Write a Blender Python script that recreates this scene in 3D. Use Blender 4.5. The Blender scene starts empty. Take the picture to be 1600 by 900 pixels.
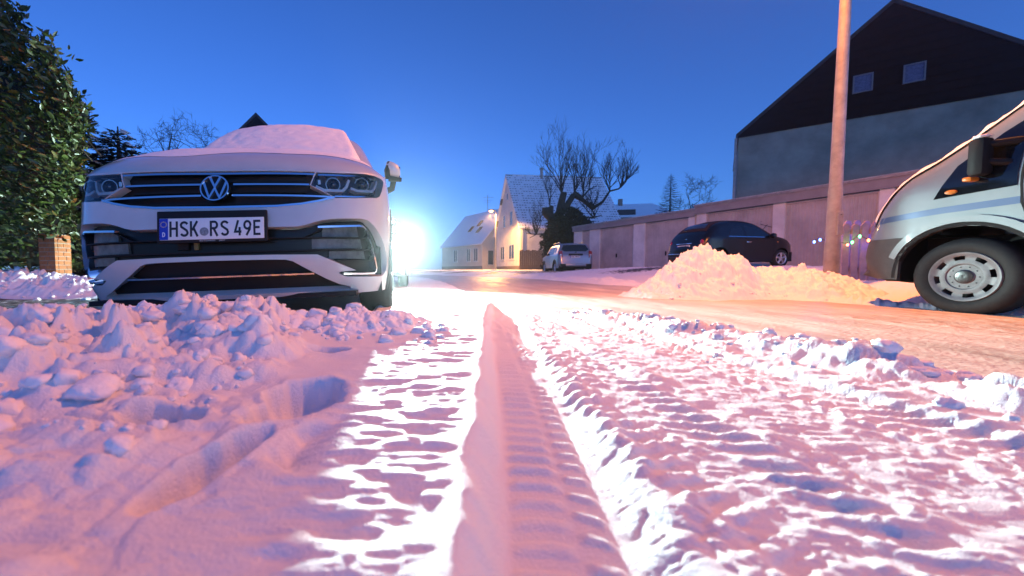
import bpy, bmesh, math, random
import numpy as np
from mathutils import Vector, Matrix
from mathutils.geometry import delaunay_2d_cdt

R = math.radians

# light levels
SKY_EL, SKY_ROT, SKY_STR, EXPO = 15, 150, 0.15, 0.0
HEAD_EMIT, HEAD_W = 600, 8200
LAMP_W, FAR_W, FAIRY_W = 3450, 5500, 3
HAZE_D, HAZE_G = 0.0014, 0.9
random.seed(7)
scene = bpy.context.scene
COL = scene.collection

# ------------------------------------------------------------------ camera
CAM_H = 0.383
cam_data = bpy.data.cameras.new('camera')
cam_data.sensor_width = 36.0
cam_data.lens = 580 / 1600 * 36.0
cam_data.shift_x = 0.075
cam_data.clip_start = 0.02
cam_data.clip_end = 3000
cam_data.dof.use_dof = True
cam_data.dof.focus_distance = 2.6
cam_data.dof.aperture_fstop = 2.6
cam = bpy.data.objects.new('camera', cam_data)
COL.objects.link(cam)
cam.location = (0, 0, CAM_H)
cam.rotation_euler = (R(90 - 2.86), 0, 0)
scene.camera = cam

# ------------------------------------------------------------------ dusk sky (sun already below the horizon: no sun lamp)
world = bpy.data.worlds.new('World')
scene.world = world
world.use_nodes = True
nt = world.node_tree
bg = nt.nodes['Background']
sky = nt.nodes.new('ShaderNodeTexSky')
sky.sky_type = 'NISHITA'
sky.sun_disc = False
sky.sun_elevation = R(SKY_EL)
sky.sun_rotation = R(SKY_ROT)
sky.altitude = 60
sky.air_density = 1.0
sky.dust_density = 0.3
sky.ozone_density = 6.0
wb = nt.nodes.new('ShaderNodeMix')      # white balance of the picture
wb.data_type = 'RGBA'
wb.blend_type = 'MULTIPLY'
wb.inputs['Factor'].default_value = 1.0
wb.inputs['B'].default_value = (0.54, 0.78, 1.32, 1)
nt.links.new(sky.outputs[0], wb.inputs['A'])
nt.links.new(wb.outputs['Result'], bg.inputs['Color'])
bg.inputs['Strength'].default_value = SKY_STR
scene.view_settings.view_transform = 'Standard'
scene.view_settings.look = 'None'
scene.view_settings.gamma = 1.0
scene.view_settings.exposure = EXPO
scene.render.engine = 'CYCLES'
scene.cycles.use_denoising = True
try:
    scene.cycles.denoiser = 'OPENIMAGEDENOISE'
except Exception:
    pass
scene.cycles.max_bounces = 6
scene.cycles.diffuse_bounces = 3
scene.cycles.glossy_bounces = 3
scene.cycles.transmission_bounces = 4
scene.cycles.transparent_max_bounces = 8
scene.cycles.volume_bounces = 0
scene.cycles.caustics_reflective = False
scene.cycles.caustics_refractive = False
scene.cycles.sample_clamp_indirect = 6.0


# ------------------------------------------------------------------ materials
def new_mat(name):
    m = bpy.data.materials.new(name)
    m.use_nodes = True
    b = m.node_tree.nodes['Principled BSDF']
    return m, m.node_tree, b


def pm(name, col, rough=0.6, metal=0.0, coat=0.0, var=0.0, scale=8.0, bump=0.0, bscale=40.0, spec=0.5):
    m, t, b = new_mat(name)
    b.inputs['Base Color'].default_value = (*col, 1)
    b.inputs['Roughness'].default_value = rough
    b.inputs['Metallic'].default_value = metal
    b.inputs['Coat Weight'].default_value = coat
    b.inputs['Coat Roughness'].default_value = 0.06
    b.inputs['Specular IOR Level'].default_value = spec
    tc = None
    if var > 0 or bump > 0:
        tc = t.nodes.new('ShaderNodeTexCoord')
    if var > 0:
        n = t.nodes.new('ShaderNodeTexNoise')
        n.inputs['Scale'].default_value = scale
        n.inputs['Detail'].default_value = 6
        n.inputs['Roughness'].default_value = 0.65
        t.links.new(tc.outputs['Object'], n.inputs['Vector'])
        r = t.nodes.new('ShaderNodeValToRGB')
        r.color_ramp.elements[0].position = 0.3
        r.color_ramp.elements[1].position = 0.7
        lo = tuple(max(0, c * (1 - var)) for c in col)
        hi = tuple(min(1, c * (1 + var)) for c in col)
        r.color_ramp.elements[0].color = (*lo, 1)
        r.color_ramp.elements[1].color = (*hi, 1)
        t.links.new(n.outputs['Fac'], r.inputs['Fac'])
        t.links.new(r.outputs['Color'], b.inputs['Base Color'])
    if bump > 0:
        n2 = t.nodes.new('ShaderNodeTexNoise')
        n2.inputs['Scale'].default_value = bscale
        n2.inputs['Detail'].default_value = 4
        t.links.new(tc.outputs['Object'], n2.inputs['Vector'])
        bp = t.nodes.new('ShaderNodeBump')
        bp.inputs['Strength'].default_value = 0.6
        bp.inputs['Distance'].default_value = bump
        t.links.new(n2.outputs['Fac'], bp.inputs['Height'])
        t.links.new(bp.outputs['Normal'], b.inputs['Normal'])
    return m


def emis(name, col, strength):
    m, t, b = new_mat(name)
    b.inputs['Base Color'].default_value = (*col, 1)
    b.inputs['Emission Color'].default_value = (*col, 1)
    b.inputs['Emission Strength'].default_value = strength
    return m


def clear_cover(name):
    # clear lamp cover: transparent with a fresnel reflection
    m = bpy.data.materials.new(name)
    m.use_nodes = True
    t = m.node_tree
    t.nodes.clear()
    o = t.nodes.new('ShaderNodeOutputMaterial')
    mx = t.nodes.new('ShaderNodeMixShader')
    fr = t.nodes.new('ShaderNodeFresnel')
    fr.inputs['IOR'].default_value = 1.5
    tr = t.nodes.new('ShaderNodeBsdfTransparent')
    gl = t.nodes.new('ShaderNodeBsdfGlossy')
    gl.inputs['Roughness'].default_value = 0.04
    t.links.new(fr.outputs[0], mx.inputs[0])
    t.links.new(tr.outputs[0], mx.inputs[1])
    t.links.new(gl.outputs[0], mx.inputs[2])
    t.links.new(mx.outputs[0], o.inputs['Surface'])
    return m


def snow_mat(name, col=(0.86, 0.87, 0.89), attr=None, bump=0.004, bscale=70, rough=0.55, bare=(0.06, 0.055, 0.05)):
    m, t, b = new_mat(name)
    tc = t.nodes.new('ShaderNodeTexCoord')
    b.inputs['Roughness'].default_value = rough
    b.inputs['Specular IOR Level'].default_value = 0.35
    b.inputs['Base Color'].default_value = (*col, 1)
    b.inputs['Subsurface Weight'].default_value = 0.0
    n1 = t.nodes.new('ShaderNodeTexNoise')
    n1.inputs['Scale'].default_value = bscale
    n1.inputs['Detail'].default_value = 5
    n1.inputs['Roughness'].default_value = 0.7
    t.links.new(tc.outputs['Object'], n1.inputs['Vector'])
    bp = t.nodes.new('ShaderNodeBump')
    bp.inputs['Strength'].default_value = 0.7
    bp.inputs['Distance'].default_value = bump
    t.links.new(n1.outputs['Fac'], bp.inputs['Height'])
    t.links.new(bp.outputs['Normal'], b.inputs['Normal'])
    if attr:
        at = t.nodes.new('ShaderNodeAttribute')
        at.attribute_name = attr
        n2 = t.nodes.new('ShaderNodeTexNoise')
        n2.inputs['Scale'].default_value = 9
        n2.inputs['Detail'].default_value = 7
        n2.inputs['Roughness'].default_value = 0.7
        t.links.new(tc.outputs['Object'], n2.inputs['Vector'])
        ad = t.nodes.new('ShaderNodeMath')
        ad.operation = 'ADD'
        t.links.new(at.outputs['Fac'], ad.inputs[0])
        t.links.new(n2.outputs['Fac'], ad.inputs[1])
        mr = t.nodes.new('ShaderNodeMapRange')
        mr.inputs['From Min'].default_value = 0.95
        mr.inputs['From Max'].default_value = 1.12
        t.links.new(ad.outputs[0], mr.inputs['Value'])
        mx = t.nodes.new('ShaderNodeMix')
        mx.data_type = 'RGBA'
        mx.inputs['A'].default_value = (*col, 1)
        mx.inputs['B'].default_value = (*bare, 1)
        t.links.new(mr.outputs[0], mx.inputs['Factor'])
        t.links.new(mx.outputs['Result'], b.inputs['Base Color'])
    return m


M = {}
M['snow'] = snow_mat('snow')
M['ground'] = snow_mat('ground_snow', attr='bare', bump=0.007, bscale=190)
M['road'] = None
M['roof_snow'] = snow_mat('roof_snow', bump=0.02, bscale=12)
M['car_snow'] = snow_mat('car_snow', bump=0.006, bscale=28)
M['white_paint'] = pm('white_paint', (0.50, 0.52, 0.53), 0.35, coat=1.0, var=0.06, scale=5)
M['gloss_black'] = pm('gloss_black', (0.006, 0.006, 0.007), 0.3, spec=0.3)
M['light_guide'] = pm('light_guide', (0.75, 0.76, 0.78), 0.3)
M['black_plastic'] = pm('black_plastic', (0.012, 0.012, 0.013), 0.6, bump=0.0006, bscale=300, spec=0.25)
M['dark_void'] = pm('dark_void', (0.006, 0.006, 0.006), 0.8)
M['chrome'] = pm('chrome', (0.75, 0.77, 0.8), 0.1, 1.0)
M['cover_silver'] = pm('cover_silver', (0.17, 0.175, 0.18), 0.5, 0.2, var=0.25, scale=12)
M['lamp_silver'] = pm('lamp_silver', (0.55, 0.56, 0.58), 0.25, 0.6)
M['lamp_dark'] = pm('lamp_dark', (0.02, 0.022, 0.025), 0.25)
M['lens'] = pm('lens', (0.03, 0.035, 0.04), 0.04, coat=1.0)
M['cover'] = clear_cover('clear_cover')
M['bumper_grey'] = pm('bumper_grey', (0.055, 0.058, 0.055), 0.6, var=0.2, scale=8, bump=0.0006, bscale=300)
M['bracket'] = pm('bracket', (0.16, 0.15, 0.06), 0.6)
M['rubber'] = pm('rubber', (0.012, 0.012, 0.012), 0.75, var=0.3, scale=30)
M['plate_white'] = pm('plate_white', (0.75, 0.76, 0.76), 0.4)
M['plate_black'] = pm('plate_black', (0.01, 0.01, 0.01), 0.4)
M['plate_blue'] = pm('plate_blue', (0.01, 0.035, 0.42), 0.4)
M['star_yellow'] = pm('star_yellow', (0.8, 0.62, 0.05), 0.5)
M['seal'] = pm('seal', (0.22, 0.24, 0.26), 0.5, var=0.5, scale=120)
M['glass_dark'] = pm('glass_dark', (0.006, 0.008, 0.01), 0.06, spec=0.6)
M['panel_grey'] = pm('panel_grey', (0.10, 0.115, 0.11), 0.4, var=0.6, scale=14)
M['silver_paint'] = pm('silver_paint', (0.30, 0.315, 0.33), 0.3, 0.5, coat=0.8)
M['van_paint'] = pm('van_paint', (0.20, 0.225, 0.235), 0.42, 0.25, coat=0.5, var=0.08, scale=3)
M['stripe_blue'] = pm('stripe_blue', (0.06, 0.10, 0.20), 0.35, 0.2, coat=0.5)
M['navy_paint'] = pm('navy_paint', (0.004, 0.005, 0.009), 0.3, coat=0.3, spec=0.35)
M['soft_top'] = pm('soft_top', (0.022, 0.008, 0.009), 0.9, bump=0.001, bscale=300)
M['tail_red'] = pm('tail_red', (0.35, 0.012, 0.015), 0.15, coat=1.0)
M['amber'] = pm('amber', (0.6, 0.2, 0.02), 0.3)
M['seat_fabric'] = pm('seat_fabric', (0.5, 0.47, 0.4), 0.8)
M['render_white'] = pm('render_white', (0.62, 0.60, 0.57), 0.9, var=0.12, scale=1.5, bump=0.01, bscale=20)
M['render_cream'] = pm('render_cream', (0.62, 0.55, 0.44), 0.9, var=0.1, scale=1.2, bump=0.01, bscale=20)
M['render_grey'] = pm('render_grey', (0.25, 0.25, 0.205), 0.9, var=0.3, scale=0.7, bump=0.012, bscale=25)
M['garage_wall'] = pm('garage_wall', (0.80, 0.76, 0.72), 0.85, var=0.16, scale=1.4, bump=0.006, bscale=30)
M['fascia'] = pm('fascia', (0.30, 0.28, 0.28), 0.8, var=0.15, scale=2)
M['garage_door'] = pm('garage_door', (0.52, 0.48, 0.465), 0.6, var=0.22, scale=1.6)
M['cladding'] = pm('cladding', (0.010, 0.007, 0.008), 0.9, var=0.3, scale=3, spec=0.15)
M['roof_dark'] = pm('roof_dark', (0.035, 0.03, 0.032), 0.8, var=0.4, scale=6, bump=0.02, bscale=10)
M['frame_grey'] = pm('frame_grey', (0.16, 0.15, 0.17), 0.5)
M['frame_white'] = pm('frame_white', (0.6, 0.6, 0.6), 0.5)
M['pane'] = pm('pane', (0.03, 0.045, 0.07), 0.08, spec=0.7)
M['curtain'] = pm('curtain', (0.09, 0.11, 0.19), 0.8, var=0.35, scale=14)
M['metal_grey'] = pm('metal_grey', (0.33, 0.31, 0.29), 0.55, 0.3, var=0.25, scale=7, bump=0.003, bscale=50)
M['bark'] = pm('bark', (0.035, 0.03, 0.027), 0.95, var=0.4, scale=6, bump=0.02, bscale=14)
M['twig'] = pm('twig', (0.03, 0.026, 0.025), 0.95)
M['ivy'] = pm('ivy', (0.009, 0.013, 0.009), 0.8, var=0.4, scale=4)
M['conifer'] = pm('conifer', (0.014, 0.022, 0.014), 0.8, var=0.4, scale=5)
M['wood_fence'] = pm('wood_fence', (0.13, 0.10, 0.085), 0.85, var=0.3, scale=6)
M['picket'] = pm('picket', (0.24, 0.20, 0.28), 0.7, var=0.25, scale=9, bump=0.002, bscale=60)
M['brick'] = pm('brick', (0.36, 0.13, 0.045), 0.85, var=0.3, scale=9, bump=0.004, bscale=60)
M['mortar'] = pm('mortar', (0.33, 0.3, 0.27), 0.95)
M['plinth'] = pm('plinth', (0.2, 0.16, 0.14), 0.9, var=0.2)


def leaf_mat():
    m, t, b = new_mat('laurel_leaf')
    oi = t.nodes.new('ShaderNodeObjectInfo')
    geo = t.nodes.new('ShaderNodeNewGeometry')
    ad = t.nodes.new('ShaderNodeMath')
    ad.operation = 'ADD'
    t.links.new(oi.outputs['Random'], ad.inputs[0])
    t.links.new(geo.outputs['Random Per Island'], ad.inputs[1])
    fr = t.nodes.new('ShaderNodeMath')
    fr.operation = 'FRACT'
    t.links.new(ad.outputs[0], fr.inputs[0])
    r = t.nodes.new('ShaderNodeValToRGB')
    e = r.color_ramp.elements
    e[0].position, e[0].color = 0.0, (0.022, 0.038, 0.009, 1)
    e[1].position, e[1].color = 1.0, (0.20, 0.075, 0.015, 1)
    for p, c in ((0.5, (0.042, 0.068, 0.014, 1)), (0.93, (0.06, 0.09, 0.016, 1)), (0.98, (0.10, 0.10, 0.02, 1))):
        k = e.new(p)
        k.color = c
    t.links.new(fr.outputs[0], r.inputs['Fac'])
    t.links.new(r.outputs['Color'], b.inputs['Base Color'])
    b.inputs['Roughness'].default_value = 0.38
    return m


M['leaf'] = leaf_mat()


def road_mat():
    # driven snow: pressed, dirty, glazed in the wheel lines
    m, t, b = new_mat('packed_snow')
    tc = t.nodes.new('ShaderNodeTexCoord')
    mp = t.nodes.new('ShaderNodeMapping')
    mp.inputs['Scale'].default_value = (1.0, 0.22, 1.0)
    mp.inputs['Rotation'].default_value = (0, 0, R(-6))
    t.links.new(tc.outputs['Object'], mp.inputs['Vector'])
    n = t.nodes.new('ShaderNodeTexNoise')
    n.inputs['Scale'].default_value = 2.6
    n.inputs['Detail'].default_value = 8
    n.inputs['Roughness'].default_value = 0.68
    t.links.new(mp.outputs[0], n.inputs['Vector'])
    r = t.nodes.new('ShaderNodeValToRGB')
    e = r.color_ramp.elements
    e[0].position, e[0].color = 0.32, (0.36, 0.31, 0.26, 1)
    e[1].position, e[1].color = 0.7, (0.68, 0.63, 0.57, 1)
    t.links.new(n.outputs['Fac'], r.inputs['Fac'])
    t.links.new(r.outputs['Color'], b.inputs['Base Color'])
    mr = t.nodes.new('ShaderNodeMapRange')
    mr.inputs['From Min'].default_value = 0.3
    mr.inputs['From Max'].default_value = 0.7
    mr.inputs['To Min'].default_value = 0.32
    mr.inputs['To Max'].default_value = 0.6
    t.links.new(n.outputs['Fac'], mr.inputs['Value'])
    t.links.new(mr.outputs[0], b.inputs['Roughness'])
    n2 = t.nodes.new('ShaderNodeTexNoise')
    n2.inputs['Scale'].default_value = 45
    n2.inputs['Detail'].default_value = 5
    t.links.new(tc.outputs['Object'], n2.inputs['Vector'])
    bp = t.nodes.new('ShaderNodeBump')
    bp.inputs['Strength'].default_value = 0.8
    bp.inputs['Distance'].default_value = 0.006
    t.links.new(n2.outputs['Fac'], bp.inputs['Height'])
    t.links.new(bp.outputs['Normal'], b.inputs['Normal'])
    return m


M['road'] = road_mat()


def tiled_roof_mat():
    # clay pantiles under thin snow: the tile noses show as dark marks (far away)
    m, t, b = new_mat('snowy_tiles')
    uv = t.nodes.new('ShaderNodeUVMap')
    br = t.nodes.new('ShaderNodeTexBrick')
    br.inputs['Scale'].default_value = 1.0
    br.inputs['Brick Width'].default_value = 0.30
    br.inputs['Row Height'].default_value = 0.36
    br.inputs['Mortar Size'].default_value = 0.035
    br.offset = 0.0
    t.links.new(uv.outputs[0], br.inputs['Vector'])
    sep = t.nodes.new('ShaderNodeSeparateXYZ')
    t.links.new(uv.outputs[0], sep.inputs[0])
    n = t.nodes.new('ShaderNodeTexNoise')
    n.inputs['Scale'].default_value = 1.7
    n.inputs['Detail'].default_value = 6
    t.links.new(uv.outputs[0], n.inputs['Vector'])
    md = t.nodes.new('ShaderNodeMath')
    md.operation = 'MODULO'
    md.inputs[1].default_value = 0.36
    t.links.new(sep.outputs[1], md.inputs[0])
    lt = t.nodes.new('ShaderNodeMath')
    lt.operation = 'LESS_THAN'
    lt.inputs[1].default_value = 0.10
    t.links.new(md.outputs[0], lt.inputs[0])
    gt = t.nodes.new('ShaderNodeMath')
    gt.operation = 'GREATER_THAN'
    gt.inputs[1].default_value = 0.47
    t.links.new(n.outputs['Fac'], gt.inputs[0])
    md2 = t.nodes.new('ShaderNodeMath')
    md2.operation = 'MODULO'
    md2.inputs[1].default_value = 0.30
    t.links.new(sep.outputs[0], md2.inputs[0])
    lt2 = t.nodes.new('ShaderNodeMath')
    lt2.operation = 'LESS_THAN'
    lt2.inputs[1].default_value = 0.2
    t.links.new(md2.outputs[0], lt2.inputs[0])
    a = t.nodes.new('ShaderNodeMath')
    a.operation = 'MULTIPLY'
    t.links.new(lt.outputs[0], a.inputs[0])
    t.links.new(gt.outputs[0], a.inputs[1])
    a2 = t.nodes.new('ShaderNodeMath')
    a2.operation = 'MULTIPLY'
    t.links.new(a.outputs[0], a2.inputs[0])
    t.links.new(lt2.outputs[0], a2.inputs[1])
    mx = t.nodes.new('ShaderNodeMix')
    mx.data_type = 'RGBA'
    mx.inputs['A'].default_value = (0.8, 0.82, 0.86, 1)
    mx.inputs['B'].default_value = (0.07, 0.06, 0.06, 1)
    t.links.new(a2.outputs[0], mx.inputs['Factor'])
    t.links.new(mx.outputs['Result'], b.inputs['Base Color'])
    b.inputs['Roughness'].default_value = 0.7
    return m


M['tiles'] = tiled_roof_mat()


# ------------------------------------------------------------------ object helpers
def tag(o, label=None, cat=None, group=None, kind=None):
    if label:
        o['label'] = label
    if cat:
        o['category'] = cat
    if group:
        o['group'] = group
    if kind:
        o['kind'] = kind
    return o


def empty(name, loc=(0, 0, 0), rz=0.0, label=None, cat=None, group=None):
    o = bpy.data.objects.new(name, None)
    COL.objects.link(o)
    o.location = loc
    o.rotation_euler = (0, 0, rz)
    return tag(o, label, cat, group)


def link(name, me, mat, parent=None, smooth=None):
    if mat is not None and not me.materials:
        me.materials.append(mat)
    o = bpy.data.objects.new(name, me)
    COL.objects.link(o)
    if parent is not None:
        o.parent = parent
    if smooth is not None:
        me.shade_smooth()
        if smooth < 180:
            me.set_sharp_from_angle(angle=R(smooth))
    return o


def raw(name, verts, faces, mat, parent=None, smooth=None):
    me = bpy.data.meshes.new(name)
    me.from_pydata([tuple(v) for v in verts], [], [tuple(f) for f in faces])
    me.update()
    return link(name, me, mat, parent, smooth)


def grid_mesh(name, X, Y, Z, mat, parent=None, attrs=None, smooth=180):
    n, m = X.shape
    V = np.stack([X, Y, Z], -1).reshape(-1, 3).astype(np.float32)
    i = np.arange((n - 1) * (m - 1))
    r, c = i // (m - 1), i % (m - 1)
    a = r * m + c
    Fq = np.stack([a, a + 1, a + m + 1, a + m], -1).astype(np.int32)
    me = bpy.data.meshes.new(name)
    me.vertices.add(len(V))
    me.vertices.foreach_set('co', V.ravel())
    me.loops.add(Fq.size)
    me.loops.foreach_set('vertex_index', Fq.ravel())
    me.polygons.add(len(Fq))
    me.polygons.foreach_set('loop_start', np.arange(0, Fq.size, 4, dtype=np.int32))
    me.update(calc_edges=True)
    me.validate()
    if attrs:
        for k, v in attrs.items():
            at = me.attributes.new(k, 'FLOAT', 'POINT')
            at.data.foreach_set('value', v.ravel().astype(np.float32))
    return link(name, me, mat, parent, smooth)


def tri_mesh(name, V, T, mat, parent=None, smooth=180):
    me = bpy.data.meshes.new(name)
    V = np.asarray(V, np.float32)
    T = np.asarray(T, np.int32)
    me.vertices.add(len(V))
    me.vertices.foreach_set('co', V.ravel())
    me.loops.add(T.size)
    me.loops.foreach_set('vertex_index', T.ravel())
    me.polygons.add(len(T))
    me.polygons.foreach_set('loop_start', np.arange(0, T.size, 3, dtype=np.int32))
    me.update(calc_edges=True)
    return link(name, me, mat, parent, smooth)


class MB:
    """collects boxes, prisms, tubes and lathes into one mesh"""
    def __init__(self):
        self.v, self.f = [], []

    def add(self, v, f):
        k = len(self.v)
        self.v += [tuple(p) for p in v]
        self.f += [tuple(i + k for i in q) for q in f]
        return self

    def box(self, x0, x1, y0, y1, z0, z1, c=0.0):
        if c <= 0:
            return self.add([(x0, y0, z0), (x1, y0, z0), (x1, y1, z0), (x0, y1, z0), (x0, y0, z1), (x1, y0, z1), (x1, y1, z1), (x0, y1, z1)],
                            [(0, 3, 2, 1), (4, 5, 6, 7), (0, 1, 5, 4), (1, 2, 6, 5), (2, 3, 7, 6), (3, 0, 4, 7)])
        bm = bmesh.new()
        bmesh.ops.create_cube(bm, size=1)
        for q in bm.verts:
            q.co = Vector(((x0 + x1) / 2 + q.co.x * (x1 - x0), (y0 + y1) / 2 + q.co.y * (y1 - y0), (z0 + z1) / 2 + q.co.z * (z1 - z0)))
        bmesh.ops.bevel(bm, geom=bm.edges[:], offset=c, segments=2, affect='EDGES', profile=0.5)
        bm.verts.index_update()
        self.add([q.co for q in bm.verts], [[q.index for q in f.verts] for f in bm.faces])
        bm.free()
        return self

    def prism(self, poly, y0, y1, fn=None):
        """poly in (a, b); extruded over y; fn(a, y, b) -> point"""
        fn = fn or (lambda a, y, b: (a, y, b))
        n = len(poly)
        v = [fn(a, y0, b) for a, b in poly] + [fn(a, y1, b) for a, b in poly]
        f = [tuple(range(n)), tuple(range(2 * n - 1, n - 1, -1))] + [(i, i + n, (i + 1) % n + n, (i + 1) % n) for i in range(n)]
        return self.add(v, f)

    def tube(self, pts, rad, n=8, cap=True):
        pts = [Vector(p) for p in pts]
        rad = rad if isinstance(rad, (list, tuple)) else [rad] * len(pts)
        v, f = [], []
        prev = None
        for i, p in enumerate(pts):
            d = (pts[min(i + 1, len(pts) - 1)] - pts[max(i - 1, 0)])
            d = d.normalized() if d.length > 1e-9 else Vector((0, 0, 1))
            if prev is None:
                a = d.orthogonal().normalized()
            else:
                a = prev - d * prev.dot(d)
                a = a.normalized() if a.length > 1e-6 else d.orthogonal().normalized()
            prev = a
            b = d.cross(a)
            for k in range(n):
                t = 2 * math.pi * k / n
                v.append(p + (a * math.cos(t) + b * math.sin(t)) * rad[i])
        for i in range(len(pts) - 1):
            for k in range(n):
                f.append((i * n + k, i * n + (k + 1) % n, (i + 1) * n + (k + 1) % n, (i + 1) * n + k))
        if cap:
            f.append(tuple(range(n - 1, -1, -1)))
            f.append(tuple(range((len(pts) - 1) * n, len(pts) * n)))
        return self.add(v, f)

    def lathe(self, prof, n=24, axis='x', c=(0, 0, 0)):
        """prof: (axial, radius)"""
        v, f = [], []
        for a, r in prof:
            for k in range(n):
                t = 2 * math.pi * k / n
                p, q = r * math.cos(t), r * math.sin(t)
                o = {'x': (a, p, q), 'y': (p, a, q), 'z': (p, q, a)}[axis]
                v.append((o[0] + c[0], o[1] + c[1], o[2] + c[2]))
        for i in range(len(prof) - 1):
            for k in range(n):
                f.append((i * n + k, i * n + (k + 1) % n, (i + 1) * n + (k + 1) % n, (i + 1) * n + k))
        return self.add(v, f)

    def map(self, fn):
        self.v = [tuple(fn(*p)) for p in self.v]
        return self

    def build(self, name, mat, parent=None, smooth=None):
        return raw(name, self.v, self.f, mat, parent, smooth)


def in_poly(x, y, poly):
    c = False
    n = len(poly)
    j = n - 1
    for i in range(n):
        xi, yi = poly[i]
        xj, yj = poly[j]
        if (yi > y) != (yj > y) and x < (xj - xi) * (y - yi) / (yj - yi) + xi:
            c = not c
        j = i
    return c


def densify(poly, step, closed=True):
    out = []
    n = len(poly)
    for i in range(n if closed else n - 1):
        a, b = poly[i], poly[(i + 1) % n]
        k = max(1, int(math.ceil(math.hypot(b[0] - a[0], b[1] - a[1]) / step)))
        for j in range(k):
            out.append((a[0] + (b[0] - a[0]) * j / k, a[1] + (b[1] - a[1]) * j / k))
    if not closed:
        out.append(poly[-1])
    return out


def ribbon(line, w, closed=False):
    """polygon round a polyline (mitred)"""
    L, Rr = [], []
    n = len(line)
    for i in range(n):
        p = Vector(line[i])
        a = Vector(line[i - 1]) if i > 0 else p
        b = Vector(line[i + 1]) if i < n - 1 else p
        d1 = (p - a).normalized() if i > 0 else (b - p).normalized()
        d2 = (b - p).normalized() if i < n - 1 else d1
        t = (d1 + d2).normalized()
        nrm = Vector((-t.y, t.x))
        k = 1.0 / max(0.5, nrm.dot(Vector((-d1.y, d1.x))))
        L.append(tuple(p + nrm * w / 2 * k))
        Rr.append(tuple(p - nrm * w / 2 * k))
    return L + Rr[::-1]


def cdt(outlines, holes, pts, step=0.05):
    """triangulate inside the outline and outside the holes; returns (pts2d, tris, loops)"""
    V, E, loops = [], [], []
    for poly in [outlines] + holes:
        d = densify(poly, step)
        k = len(V)
        V += [Vector(p) for p in d]
        E += [(k + i, k + (i + 1) % len(d)) for i in range(len(d))]
        loops.append(d)
    for p in pts:
        V.append(Vector(p))
    v, e, f, *_ = delaunay_2d_cdt(V, E, [], 0, 1e-6)
    out = []
    for t in f:
        cx = sum(v[i].x for i in t) / 3
        cy = sum(v[i].y for i in t) / 3
        if in_poly(cx, cy, loops[0]) and not any(in_poly(cx, cy, h) for h in loops[1:]):
            out.append(tuple(t))
    return [(p.x, p.y) for p in v], out, loops


def patch(surf, poly, d_top, d_bot, step=0.05, back=False):
    """a plate that follows surf: top at offset d_top, rim down to d_bot"""
    xs = [p[0] for p in poly]
    ys = [p[1] for p in poly]
    dense = densify(poly, step)
    pts = []
    nx = int((max(xs) - min(xs)) / step)
    ny = int((max(ys) - min(ys)) / step)
    for i in range(1, nx):
        for j in range(1, ny):
            q = (min(xs) + i * step, min(ys) + j * step)
            if in_poly(*q, poly) and min((q[0] - a) ** 2 + (q[1] - b) ** 2 for a, b in dense) > (step * 0.4) ** 2:
                pts.append(q)
    p2, tr, loops = cdt(poly, [], pts, step)
    V = [surf(a, b, d_top) for a, b in p2]
    ar = sum((loops[0][i][0] * loops[0][(i + 1) % len(loops[0])][1] - loops[0][(i + 1) % len(loops[0])][0] * loops[0][i][1]) for i in range(len(loops[0])))
    F = list(tr)
    lp = loops[0] if ar > 0 else loops[0][::-1]
    k = len(V)
    n = len(lp)
    V += [surf(a, b, d_top) for a, b in lp] + [surf(a, b, d_bot) for a, b in lp]
    F += [(k + i, k + n + i, k + n + (i + 1) % n, k + (i + 1) % n) for i in range(n)]
    return V, F


def add_patch(name, surf, poly, d_top, d_bot, mat, parent, step=0.05, smooth=40):
    V, F = patch(surf, poly, d_top, d_bot, step)
    return raw(name, V, F, mat, parent, smooth)


# ------------------------------------------------------------------ noise (numpy)
def _h(ix, iy, seed):
    n = (ix.astype(np.int64) * 374761393 + iy.astype(np.int64) * 668265263 + seed * 1274126177) & 0xFFFFFFFF
    n = ((n ^ (n >> 13)) * 1274126177) & 0xFFFFFFFF
    n = n ^ (n >> 16)
    return (n & 0xFFFFFF).astype(np.float64) / 0xFFFFFF


def vn(x, y, seed=0):
    ix, iy = np.floor(x), np.floor(y)
    fx, fy = x - ix, y - iy
    fx = fx * fx * fx * (fx * (fx * 6 - 15) + 10)
    fy = fy * fy * fy * (fy * (fy * 6 - 15) + 10)
    a, b = _h(ix, iy, seed), _h(ix + 1, iy, seed)
    c, d = _h(ix, iy + 1, seed), _h(ix + 1, iy + 1, seed)
    return ((a + (b - a) * fx) * (1 - fy) + (c + (d - c) * fx) * fy) * 2 - 1


def fbm(x, y, seed=0, o=4, g=0.5):
    s, a, t = 0.0, 1.0, 0.0
    for k in range(o):
        s = s + a * vn(x * 2 ** k + 17.3 * k, y * 2 ** k - 9.1 * k, seed + k)
        t += a
        a *= g
    return s / t


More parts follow.
